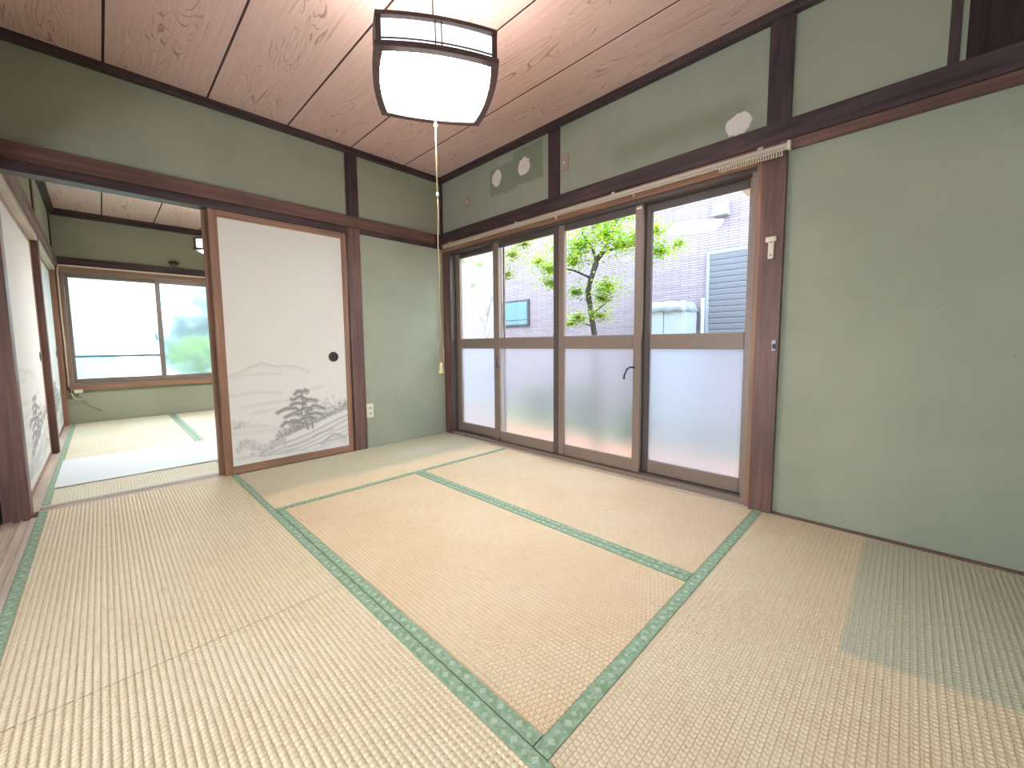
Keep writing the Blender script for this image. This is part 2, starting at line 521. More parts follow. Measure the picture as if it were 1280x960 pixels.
tl = root('trim_2', (-2.70, -1.7, -0.05), 'pale grooved wooden door track beside the worn straw mats', 'door track', kind='structure')
box('track_base', -2.76, X3, -3.52, -0.05, -0.05, -0.006, PALE, tl)
for (a, b) in ((-2.665, X3), (-2.70, -2.69), (-2.76, -2.725)):
    box('track_ridge', a, b, -3.52, -0.056, -0.006, 0.001, PALE, tl, 0.0006)
t3 = root('trim_3', (-2.70, 1.7, -0.05), 'pale wooden door track under the far-room side sliding doors', 'door track', kind='structure')
box('track_base', -2.76, X3, 0.05, 3.53, -0.05, -0.004, PALE, t3)
box('track_ridge', -2.66, X3, 0.05, 3.53, -0.004, 0.001, PALE, t3, 0.0006)
box('track_ridge', -2.76, -2.74, 0.05, 3.53, -0.004, 0.001, PALE, t3, 0.0006)

cf = root('floor_corridor', (-3.2, -1.7, -0.05), 'wooden plank floor of the side corridor', 'floor', kind='structure')
for i in range(8):
    xa = -2.765 - i * 0.12
    box('plank', xa - 0.117, xa, -3.6, 3.6, -0.05, -0.012, BROWN, cf)

# ------------------------------------------------------------------ ceilings
def ceiling(name, label, ya, yb, xs, z=2.39):
    c = root(name, (-1.3, (ya + yb) / 2, z), label, 'ceiling', kind='structure')
    box('backing', -2.80, 0.12, ya, yb, z + 0.003, z + 0.05, SEAM, c)
    for a, b in zip(xs[:-1], xs[1:]):
        box('board', a - 0.0055, b + 0.0055, ya, yb, z, z + 0.014, CEIL, c, 0.001)
XS = [0.0, -0.41, -0.875, -1.33, -1.787, -2.245, -2.70]
ceiling('ceiling', 'ceiling of wide pinkish cedar boards above the near room', -3.55, 0.02, XS)
ceiling('ceiling_far', 'ceiling of pale cedar boards above the far room', 0.08, 3.56, XS)

# ------------------------------------------------------------------ wall between the rooms
ZC0, ZC = 2.35, 2.392
wb = root('wall_back', (-1.3, 0.05, 0), 'green plastered wall with dark posts and door opening between the two rooms', 'wall', kind='structure')
box('ceiling_trim', -2.66, 0.0, -0.042, 0.012, ZC0, ZC, DARK, wb)
box('plaster_panel', -2.66, -0.905, 0.0, 0.09, 1.80, 2.36, GREEN, wb, 0)
box('plaster_panel', -0.835, 0.0, 0.0, 0.09, 1.80, 2.36, GREEN, wb, 0)
box('plaster_panel', -0.83, 0.0, 0.0, 0.09, -0.05, 1.79, GREEN, wb, 0)
box('strut', -0.92, -0.822, -0.012, 0.10, 1.86, 2.352, DARK, wb)
box('corner_strut', -0.02, 0.0, -0.02, 0.01, 1.86, 2.352, DARK, wb)
box('tie_beam', -2.66, -0.105, -0.032, 0.03, 1.787, 1.873, BROWN, wb)
box('tie_beam_end', -0.105, 0.0, -0.034, 0.03, 1.785, 1.875, DARK, wb)
box('lower_beam', -0.82, 0.0, -0.012, 0.02, 1.752, 1.787, DARK, wb)
box('door_head', -2.66, -0.925, -0.014, 0.012, 1.737, 1.79, DARK, wb)
box('door_head', -2.66, -0.925, 0.012, 0.10, 1.742, 1.80, DARK, wb)
box('post', -0.926, -0.822, -0.014, 0.11, -0.05, 1.787, BROWN, wb)
# far-room face of the same wall
box('ceiling_trim', -2.66, 0.0, 0.085, 0.13, ZC0, ZC, DARK, wb)

# ------------------------------------------------------------------ painted sliding doors
def seg_dist(X, Z, p, q):
    px, pz = p; qx, qz = q
    dx, dz = qx - px, qz - pz
    t = np.clip(((X - px) * dx + (Z - pz) * dz) / (dx * dx + dz * dz + 1e-9), 0, 1)
    return np.hypot(X - px - t * dx, Z - pz - t * dz)

def paint_landscape(x0, x1, z0, z1, seed, tint=(0, 0, 0)):
    """ink landscape in the panel's own metres; drawn for a panel x -1.77..-0.975"""
    r = np.random.RandomState(seed)
    step = 0.0042
    nx = int((x1 - x0) / step); nz_low = int(0.80 / step)
    xs = np.linspace(x0, x1, nx)
    zs = np.concatenate([np.linspace(z0, z0 + 0.80, nz_low), np.linspace(z0 + 0.80, z1, 8)[1:]])
    X, Z = np.meshgrid(xs, zs)
    X = -1.77 + (X - x0) / (x1 - x0) * 0.795 ; Xd = X
    D = np.zeros_like(X)                       # ink
    Wm = np.zeros_like(X)                      # warm wash
    def stroke(pts, w, a, warm=False):
        nonlocal D, Wm
        k = np.zeros_like(X)
        for p, q in zip(pts[:-1], pts[1:]):
            k = np.maximum(k, np.exp(-(seg_dist(Xd, Z, p, q) / w) ** 2))
        if warm: Wm = np.maximum(Wm, k * a)
        else: D = np.maximum(D, k * a)
    def fill_below(pts, h, a, warm=False):
        nonlocal D, Wm
        px, pz = zip(*pts)
        top = np.interp(Xd, px, pz, left=-9, right=-9)
        k = np.where((Z < top) & (top > -5), np.exp(-(top - Z) / h), 0) * a
        if warm: Wm = np.maximum(Wm, k)
        else: D = np.maximum(D, k)
    def blob(x, z, s, a):
        nonlocal D
        m = (abs(Xd - x) < 3 * s) & (abs(Z - z) < 3 * s)
        D[m] = np.maximum(D[m], a * np.exp(-(((Xd[m] - x) ** 2 + (Z[m] - z) ** 2) / s ** 2)))
    # far mountains
    mt = [(-1.77, 0.665), (-1.70, 0.685), (-1.64, 0.72), (-1.57, 0.745), (-1.52, 0.735), (-1.47, 0.715), (-1.40, 0.722), (-1.34, 0.71), (-1.26, 0.67)]
    fill_below(mt, 0.016, 0.14); stroke(mt, 0.007, 0.20)
    stroke([(-1.76, 0.66), (-1.60, 0.672), (-1.45, 0.664)], 0.01, 0.12)
    for p in ([(-1.76, 0.53), (-1.62, 0.545), (-1.45, 0.53)], [(-1.70, 0.45), (-1.52, 0.462), (-1.36, 0.47)], [(-1.28, 0.53), (-1.16, 0.555)], [(-1.64, 0.40), (-1.50, 0.41)]):
        stroke(p, 0.012, 0.12)
    # left shore
    stroke([(-1.77, 0.315), (-1.66, 0.315), (-1.55, 0.30)], 0.012, 0.28, True)
    stroke([(-1.77, 0.27), (-1.6, 0.275), (-1.5, 0.27)], 0.02, 0.20, True)
    for i in range(40):
        blob(-1.76 + abs(r.normal(0, 0.05)), 0.335 + r.normal(0, 0.012), 0.008, 0.35 * r.rand() + 0.1)
    # middle bushes
    for i in range(170):
        t = r.rand(); x = -1.74 + 0.30 * t
        blob(x, 0.165 + 0.03 * math.sin(t * 9) + r.normal(0, 0.018), 0.011, 0.16 + 0.28 * r.rand())
    # hillside ridge
    hill = [(-1.60, 0.115), (-1.50, 0.15), (-1.38, 0.17), (-1.26, 0.205), (-1.14, 0.245), (-1.05, 0.285), (-0.975, 0.31)]
    fill_below(hill, 0.05, 0.18, True)
    for k in range(5):
        dz = -0.022 * k
        stroke([(x + 0.02 * k, z + dz * (1 + (x + 1.6)) + r.normal(0, 0.004)) for x, z in hill[min(k, 3) // 2:]], 0.006, 0.42 - 0.05 * k)
    stroke([(-1.42, 0.125), (-1.30, 0.15), (-1.20, 0.19), (-1.10, 0.21)], 0.007, 0.45)
    fill_below([(-1.20, 0.115), (-1.14, 0.15), (-1.10, 0.175), (-1.06, 0.165), (-1.00, 0.13)], 0.03, 0.55)
    stroke([(-1.24, 0.108), (-1.16, 0.118), (-1.02, 0.125), (-0.98, 0.15)], 0.006, 0.4)
    stroke([(-1.60, 0.095), (-1.46, 0.085), (-1.38, 0.10)], 0.005, 0.4)
    stroke([(-1.74, 0.10), (-1.5, 0.11), (-1.3, 0.08)], 0.012, 0.18)
    # dark bushes on the ridge
    for i in range(420):
        t = r.rand(); x = -1.50 + 0.52 * t
        z = 0.20 + 0.17 * t + abs(r.normal(0, 0.022)) - 0.01
        blob(x, z, 0.011, 0.35 + 0.4 * r.rand())
    for i in range(60):
        blob(-1.15 + r.normal(0, 0.03), 0.39 + r.normal(0, 0.03), 0.010, 0.2 + 0.15 * r.rand())
        blob(-1.03 + r.normal(0, 0.025), 0.39 + r.normal(0, 0.018), 0.010, 0.2 + 0.2 * r.rand())
    for i in range(40):
        blob(-1.40 + r.normal(0, 0.05), 0.25 + r.normal(0, 0.015), 0.012, 0.25)
    stroke([(-1.42, 0.245), (-1.33, 0.26), (-1.25, 0.25)], 0.018, 0.35, True)
    # pine tree: trunk and layered boughs
    stroke([(-1.285, 0.235), (-1.30, 0.30), (-1.325, 0.36), (-1.31, 0.43), (-1.318, 0.52)], 0.0065, 0.85)
    stroke([(-1.25, 0.24), (-1.255, 0.31), (-1.285, 0.38)], 0.006, 0.85)
    for (x, z, w) in ((-1.318, 0.53, 0.045), (-1.335, 0.485, 0.055), (-1.27, 0.455, 0.06), (-1.345, 0.445, 0.05), (-1.41, 0.41, 0.075),
                      (-1.225, 0.40, 0.07), (-1.30, 0.395, 0.05), (-1.38, 0.365, 0.055), (-1.24, 0.355, 0.06), (-1.40, 0.315, 0.06), (-1.29, 0.325, 0.06), (-1.35, 0.30, 0.04)):
        arc = [(x + w * s, z - 0.32 * w * s * s + 0.006 * r.randn()) for s in (-1, -0.6, -0.2, 0.2, 0.6, 1)]
        stroke(arc, 0.0125, 0.78)
        for s in np.linspace(-0.9, 0.9, 9):
            blob(x + w * s, z - 0.32 * w * s * s - 0.012, 0.009, 0.65)
    base = np.array([0.78, 0.745, 0.69]) + np.array(tint)
    mist = np.clip((0.62 - Z) / 0.5, 0, 1)[..., None]
    base = base * (1 - mist) + (np.array([0.76, 0.745, 0.715]) + np.array(tint)) * mist
    ink = np.array([0.11, 0.105, 0.11]); warm = np.array([0.50, 0.39, 0.33])
    C = base * (1 - Wm[..., None]) + warm * Wm[..., None]
    C = C * (1 - D[..., None]) + ink * D[..., None]
    return xs, zs, C

def painted_panel(name, x0, x1, z0, z1, parent, loc, rotz, seed, tint=(0, 0, 0), flip=False):
    xs, zs, C = paint_landscape(x0, x1, z0, z1, seed, tint)
    if flip: C = C[:, ::-1]
    nx, nz = len(xs), len(zs)
    X, Z = np.meshgrid(xs - (x0 + x1) / 2, zs)
    V = np.stack([X, np.zeros_like(X), Z], -1).reshape(-1, 3)
    i, j = np.meshgrid(np.arange(nx - 1), np.arange(nz - 1))
    a = (j * nx + i).ravel()
    F = np.stack([a, a + 1, a + nx + 1, a + nx], -1)
    # thickness: back face 12 mm behind
    nb = len(V)
    bx = (x1 - x0) / 2
    back = [(-bx, 0.012, zs[0]), (bx, 0.012, zs[0]), (bx, 0.012, zs[-1]), (-bx, 0.012, zs[-1])]
    verts = V.tolist() + back
    c00, c10, c11, c01 = 0, nx - 1, nx * nz - 1, nx * (nz - 1)
    faces = F.tolist() + [[nb + 1, nb, nb + 3, nb + 2]]
    faces += [[c00, nb, nb + 1] + list(range(nx - 1, 0, -1)), [c01] + list(range(c01 + 1, c11)) + [c11, nb + 2, nb + 3]]
    me = bpy.data.meshes.new(name)
    me.from_pydata(verts, [], faces)
    at = me.color_attributes.new('paint', 'FLOAT_COLOR', 'POINT')
    full = np.ones((len(verts), 4), np.float32)
    full[:nb, :3] = C.reshape(-1, 3)
    full[nb:, :3] = (0.75, 0.72, 0.66)
    at.data.foreach_set('color', full.ravel())
    me.update()
    return mobj(name, me, PAINT, parent, loc, rotz)

def sliding_door(name, label, x0, x1, yf, z1, seed=3, paint=True, pull=True, tint=(0, 0, 0), fw_=(0.047, 0.038), group=None):
    """door in the xz plane, front face at y = yf facing -y"""
    d = root(name, ((x0 + x1) / 2, yf + 0.014, 0), label, 'sliding door', group, 'structure')
    box('stile', x0, x0 + fw_[0], yf, yf + 0.028, 0.001, z1, TAN, d)
    box('stile', x1 - fw_[1], x1, yf, yf + 0.028, 0.001, z1, TAN, d)
    box('rail', x0 + fw_[0], x1 - fw_[1], yf, yf + 0.028, 0.001, 0.055, TAN, d)
    box('rail', x0 + fw_[0], x1 - fw_[1], yf, yf + 0.028, z1 - 0.045, z1, TAN, d)
    if paint:
        p = painted_panel('painted_panel', x0 + fw_[0] - 0.003, x1 - fw_[1] + 0.003, 0.053, z1 - 0.043, d, ((x0 + x1 + fw_[0] - fw_[1]) / 2, yf + 0.006, 0), 0, seed, tint)
    else:
        box('paper_panel', x0 + fw_[0] - 0.003, x1 - fw_[1] + 0.003, yf + 0.006, yf + 0.018, 0.053, z1 - 0.043, plain('door_paper', srgb(222, 214, 200), 0.85, 0.2), d)
    if pull:
        h = lathe('door_pull', [(0.038, 0.006), (0.038, -0.001), (0.033, -0.004), (0.030, 0.0), (0.020, 0.002), (0.016, -0.001), (0.002, -0.001)], plain('dark_pull', srgb(62, 56, 60), 0.4, 0.5, 0.4), d, (-1.068, yf + 0.003, 0.775), 'y')
    return d
sliding_door('door_1', 'white paper sliding door painted with a pine tree and misty mountains, round dark pull', -1.82, -0.935, 0.0, 1.738)
sliding_door('door_2', 'plain paper sliding door pushed behind the painted one', -1.845, -0.94, 0.05, 1.74, paint=False, pull=False)

# ------------------------------------------------------------------ window wall
wr = root('wall_right', (0.06, -1.76, 0), 'green plastered wall with dark posts and glass sliding doors', 'wall', kind='structure')
box('ceiling_trim', -0.042, 0.012, -3.52, -0.042, ZC0, ZC, DARK, wr)
box('plaster_panel', 0.0, 0.11, -1.30, 0.0, 1.80, 2.36, GREENP, wr, 0)
box('plaster_panel', 0.0, 0.11, -2.64, -1.37, 1.80, 2.36, GREENP, wr, 0)
box('plaster_panel', 0.0, 0.11, -3.22, -2.72, 1.80, 2.36, GREEN, wr, 0)
box('plaster_panel', 0.0, 0.11, -3.52, -2.70, -0.05, 1.80, GREEN, wr, 0)
box('strut', -0.012, 0.11, -1.386, -1.288, 1.86, 2.352, DARK, wr)
box('post', -0.026, 0.11, -2.728, -2.632, 1.86, 2.352, DARK, wr)
box('strut', -0.012, 0.11, -3.245, -3.215, 1.86, 2.352, DARK, wr)
box('dark_panel', -0.006, 0.11, -3.52, -3.262, 1.86, 2.36, wood('panel_wood', srgb(62, 42, 42), srgb(36, 24, 26), 'z'), wr)
box('plaster_gap', 0.0, 0.11, -3.27, -3.24, 1.86, 2.36, GREEN, wr, 0)
box('tie_beam', -0.032, 0.03, -3.52, -0.034, 1.797, 1.888, DARK, wr)
box('lower_beam', -0.022, 0.03, -3.52, -2.722, 1.752, 1.797, BROWN, wr)
box('window_head', -0.016, 0.11, -2.64, 0.0, 1.722, 1.80, TAN, wr)
box('post', -0.030, 0.12, -2.722, -2.622, -0.05, 1.797, BROWN, wr)
box('corner_post', -0.002, 0.12, -0.088, 0.09, -0.05, 1.73, BROWN, wr)
box('jamb', -0.006, 0.11, -2.624, -2.598, -0.05, 1.73, TAN, wr)
br = box('baseboard_right', -0.022, 0.0, -3.52, -2.722, -0.05, 0.006, BROWN)
tag(br, 'thin brown wooden strip along the foot of the bare green wall', 'baseboard', kind='structure')
sl = box('trim_4', -0.030, 0.008, -2.622, -0.0, -0.05, 0.002, PALE)
tag(sl, 'pale wooden sill strip between the mats and the glass sliding doors', 'sill', kind='structure')

# ------------------------------------------------------------------ glass sliding doors
w1 = root('window_1', (0.06, -1.35, 0), 'bronze aluminium glass sliding doors, clear above and frosted below', 'window', kind='structure')
box('frame_head', 0.004, 0.115, -2.60, -0.086, 1.698, 1.724, BRONZED, w1)
box('frame_sill', 0.006, 0.125, -2.60, -0.086, -0.04, 0.028, BRONZE, w1)
box('sill_track', 0.040, 0.046, -2.575, -0.11, 0.026, 0.038, BRONZED, w1, 0.001)
box('sill_track', 0.082, 0.088, -2.575, -0.11, 0.026, 0.038, BRONZED, w1, 0.001)
box('frame_jamb', 0.004, 0.115, -0.106, -0.086, 0.0, 1.70, BRONZED, w1)
box('frame_jamb', 0.002, 0.115, -2.60, -2.574, 0.0, 1.70, BRONZE, w1)

def sash(y0, y1, x, wl, wr_, frost, dark_l=False, dark_r=False):
    """y0 > y1; x = room-side face"""
    d = 0.032
    s = root('sash', (x + d / 2, (y0 + y1) / 2, 0.03), parent=w1)
    z0, z1 = 0.034, 1.70
    box('stile', x, x + d, y0 - wl, y0, z0, z1, BRONZED if dark_l else BRONZE, s, 0.003)
    box('stile', x, x + d, y1, y1 + wr_, z0, z1, BRONZED if dark_r else BRONZE, s, 0.003)
    a, b = y1 + wr_ + 0.0005, y0 - wl - 0.0005
    box('bottom_rail', x + 0.001, x + d - 0.001, a, b, z0, 0.115, BRONZE, s, 0.003)
    box('middle_rail', x + 0.001, x + d - 0.001, a, b, 0.822, 0.912, BRONZE, s, 0.003)
    box('top_rail', x + 0.001, x + d - 0.001, a, b, 1.655, z1, BRONZED, s, 0.003)
    box('clear_pane', x + 0.014, x + 0.018, a - 0.004, b + 0.004, 0.908, 1.66, GLASS, s, 0)
    box('frosted_pane', x + 0.014, x + 0.018, a - 0.004, b + 0.004, 0.111, 0.826, frost, s, 0)
    return s
XI, XO = 0.026, 0.068
s1 = sash(-0.108, -0.700, XO, 0.060, 0.050, FROST2, False, True)
s2 = sash(-0.664, -1.350, XI, 0.066, 0.045, FROST, False, True)
s3 = sash(-1.352, -1.990, XI, 0.048, 0.050, FROST, False, False)
s4 = sash(-1.945, -2.572, XO, 0.080, 0.024, FROST2, True, False)
# crescent lock and pull lever
lk = box('latch_plate', XI - 0.008, XI + 0.001, -0.728, -0.702, 0.66, 0.74, STEEL, s2, 0.002)
tube('latch_lever', [(XI - 0.012, -0.700, 0.715), (XI - 0.03, -0.725, 0.722), (XI - 0.03, -0.745, 0.705), (XI - 0.022, -0.752, 0.665)], [0.010, 0.009, 0.007, 0.005], STEEL, s2)
tube('latch_lever', [(XI - 0.004, -1.952, 0.705), (XI - 0.03, -1.938, 0.708), (XI - 0.036, -1.920, 0.695), (XI - 0.036, -1.902, 0.655), (XI - 0.034, -1.898, 0.632)], [0.006, 0.005, 0.005, 0.005, 0.007], BLACKP, s3)
box('roller_stop', XI - 0.004, XI + 0.02, -0.745, -0.715, 0.036, 0.062, BRONZED, s2, 0.002)
box('top_catch', XI - 0.002, XI + 0.012, -1.982, -1.946, 1.672, 1.684, WHITEP, s3, 0.002)
# insect screen outside the first sash
scr = NT('insect_screen')
tr = scr.n('ShaderNodeBsdfTransparent'); df = scr.n('ShaderNodeBsdfTranslucent'); df.inputs[0].default_value = (0.85, 0.9, 0.92, 1)
mx = scr.n('ShaderNodeMixShader'); mx.inputs[0].default_value = 0.10
scr.l(tr.outputs[0], mx.inputs[1]); scr.l(df.outputs[0], mx.inputs[2]); scr.l(mx.outputs[0], scr.out.inputs[0])
SCREEN = scr.m
def insect_screen(parent, y0, y1, x, z0, z1):
    s = root('insect_screen', (x, (y0 + y1) / 2, z0), parent=parent)
    box('screen_net', x, x + 0.001, y1 + 0.015, y0 - 0.015, z0 + 0.015, z1 - 0.015, SCREEN, s, 0)
    box('screen_frame', x - 0.006, x + 0.008, y0 - 0.02, y0, z0, z1, BRONZE, s)
    box('screen_frame', x - 0.006, x + 0.008, y1, y1 + 0.02, z0, z1, BRONZE, s)
    box('screen_frame', x - 0.006, x + 0.008, y1 + 0.02, y0 - 0.02, z1 - 0.02, z1, BRONZE, s)
    box('screen_frame', x - 0.006, x + 0.008, y1 + 0.02, y0 - 0.02, z0, z0 + 0.03, BRONZE, s)
    return s
insect_screen(w1, -0.108, -0.72, 0.112, 0.034, 1.695)

# ------------------------------------------------------------------ curtain rail
cr = root('curtain_rail', (-0.06, -1.4, 1.73), 'cream metal curtain rail with bunched runners above the glass doors', 'curtain rail')
box('rail', -0.076, -0.056, -2.735, -0.10, 1.747, 1.766, RAILM, cr, 0.003)
box('rail_lip', -0.074, -0.058, -2.73, -0.105, 1.737, 1.7455, RAILM, cr, 0.001)
box('end_cap', -0.082, -0.050, -2.742, -2.728, 1.734, 1.772, CREAM, cr, 0.003)
for y in (-0.2, -1.02, -1.84, -2.62):
    box('bracket', -0.070, -0.028, y - 0.012, y + 0.012, 1.767, 1.782, RAILM, cr, 0.002)
rn = bmesh.new()
bmesh.ops.create_cube(rn, size=1.0); bmesh.ops.scale(rn, vec=(0.012, 0.004, 0.014), verts=rn.verts)
bmesh.ops.create_uvsphere(rn, u_segments=6, v_segments=4, radius=0.0045, matrix=Matrix.Translation((0, 0, -0.012)))
rme = bpy.data.meshes.new('runner'); rn.to_mesh(rme); rn.free()
for i in range(26):
    mobj('runner', rme, CREAM, cr, (-0.066 + rnd.uniform(-0.002, 0.002), -2.445 - i * 0.0105, 1.732 - rnd.uniform(0, 0.003)))
mobj('runner', rme, CREAM, cr, (-0.066, -1.40, 1.732))
mobj('runner', rme, CREAM, cr, (-0.066, -1.975, 1.732))

# ------------------------------------------------------------------ fittings on the walls
ou = root('power_outlet', (-0.787, 0.0, 0.315), 'cream double power outlet on the green wall beside the post', 'outlet')
box('cover_plate', -0.820, -0.757, -0.010, 0.001, 0.255, 0.375, CREAM, ou, 0.003)
for z in (0.337, 0.293):
    so = box('socket', -0.808, -0.769, -0.0125, -0.009, z - 0.013, z + 0.013, CREAM, ou, 0.001)
    for dz in (-0.0035, 0.0035):
        box('slot', -0.799, -0.778, -0.0135, -0.012, z + dz - 0.0018, z + dz + 0.0018, BLACKP, so, 0)

def blob_mesh(rx, rz, th, seed, n=22, j=0.12):
    r = random.Random(seed)
    pts = []
    for k in range(n):
        a = 2 * math.pi * k / n
        q = 1 + r.uniform(-j, j)
        pts.append((rx * q * math.cos(a), rz * q * math.sin(a)))
    V = [(0, x, z) for x, z in pts] + [(-th, x * 0.93, z * 0.93) for x, z in pts]
    F = [tuple(range(n, 2 * n)), tuple(range(n - 1, -1, -1))] + [(i, (i + 1) % n, n + (i + 1) % n, n + i) for i in range(n)]
    me = pydata('patch', V, F)
    bm = bmesh.new(); bm.from_mesh(me); bmesh.ops.recalc_face_normals(bm, faces=bm.faces); bm.to_mesh(me); bm.free()
    return me
for (y, z, rx, rz, sd, lab) in ((-0.752, 2.191, 0.058, 0.062, 4, 'ragged white filler patch between the small cord plate and the other round patch'),
                                (-1.048, 2.194, 0.062, 0.066, 9, 'ragged white filler patch over a pipe hole, close beside the dark strut'),
                                (-2.503, 1.952, 0.062, 0.058, 12, 'large white filler blob just above the dark beam near the curtain runners')):
    o = mobj('wall_patch', blob_mesh(rx, rz, 0.006, sd), WHITEP, None, (0.001, y, z))
    tag(o, lab, 'wall patch')
SW = plain('tan_plate', srgb(172, 152, 136), 0.5)
for (y, z, wy, wz, lab) in ((-0.389, 2.093, 0.030, 0.042, 'small tan cord outlet plate high on the wall near the corner'),
                            (-1.428, 2.10, 0.032, 0.052, 'tan wall plate with a white button beside the dark strut')):
    t = root('wall_plate', (0, y, z), lab, 'wall plate')
    box('plate', -0.007, 0.001, y - wy, y + wy, z - wz, z + wz, SW, t, 0.002)
    lathe('button', [(0.009, 0.0), (0.009, -0.004), (0.006, -0.006)], WHITEP, t, (-0.0065, y, z), 'x', 14)
sk = root('door_strike', (-0.03, -2.675, 1.31), 'cream T-shaped plastic catch screwed to the brown post', 'catch')
box('head', -0.046, -0.029, -2.696, -2.652, 1.337, 1.362, CREAM, sk, 0.003)
box('stem', -0.042, -0.029, -2.687, -2.663, 1.258, 1.338, CREAM, sk, 0.003)
for z in (1.335, 1.275):
    lathe('screw', [(0.004, 0.001), (0.004, -0.002), (0.002, -0.0025)], STEEL, sk, (-0.042, -2.675, z), 'x', 10)
kp = root('hook_keeper', (-0.03, -2.703, 0.84), 'small grey metal hook low on the brown post', 'hook')
box('plate', -0.034, -0.029, -2.712, -2.694, 0.815, 0.868, STEEL, kp, 0.001)
tube('hook', [(-0.032, -2.703, 0.845), (-0.05, -2.705, 0.845), (-0.052, -2.706, 0.825)], 0.004, STEEL, kp)

# ------------------------------------------------------------------ pendant lamp
LAMPW = wood3('lamp_wood', srgb(104, 78, 72), srgb(72, 52, 52))
GLOW = emitter('lamp_diffuser', (1.0, 0.975, 0.95, 1), LAMP_GLOW)
PAPERGLOW = emitter('lamp_paper', (0.93, 0.96, 1.0, 1), 1.3)
LAMPTOP = emitter('lamp_top_opal', (1.0, 0.93, 0.84, 1), 11.0)
A0, BUL = 0.214, 0.020
def bulged(a, n=9, bul=BUL):
    pts = []
    for k in range(4):
        an = k * math.pi / 2
        c, s = math.cos(an), math.sin(an)
        for i in range(n):
            t = -1 + 2 * i / n
            x, y = t * a, -(a + bul * (1 - t * t))
            pts.append((x * c - y * s, x * s + y * c))
    return pts
def ring(name, ao, ai, z0, z1, mat, parent):
    o, i_ = bulged(ao), bulged(ai)
    n = len(o)
    V = [(x, y, z0) for x, y in o] + [(x, y, z1) for x, y in o] + [(x, y, z1) for x, y in i_] + [(x, y, z0) for x, y in i_]
    F = []
    for k in range(n):
        k2 = (k + 1) % n
        for b in range(4):
            b2 = (b + 1) % 4
            F.append((b * n + k, b * n + k2, b2 * n + k2, b2 * n + k))
    me = pydata(name, V, F)
    bm = bmesh.new(); bm.from_mesh(me); bmesh.ops.recalc_face_normals(bm, faces=bm.faces); bm.to_mesh(me); bm.free()
    return mobj(name, me, mat, parent)
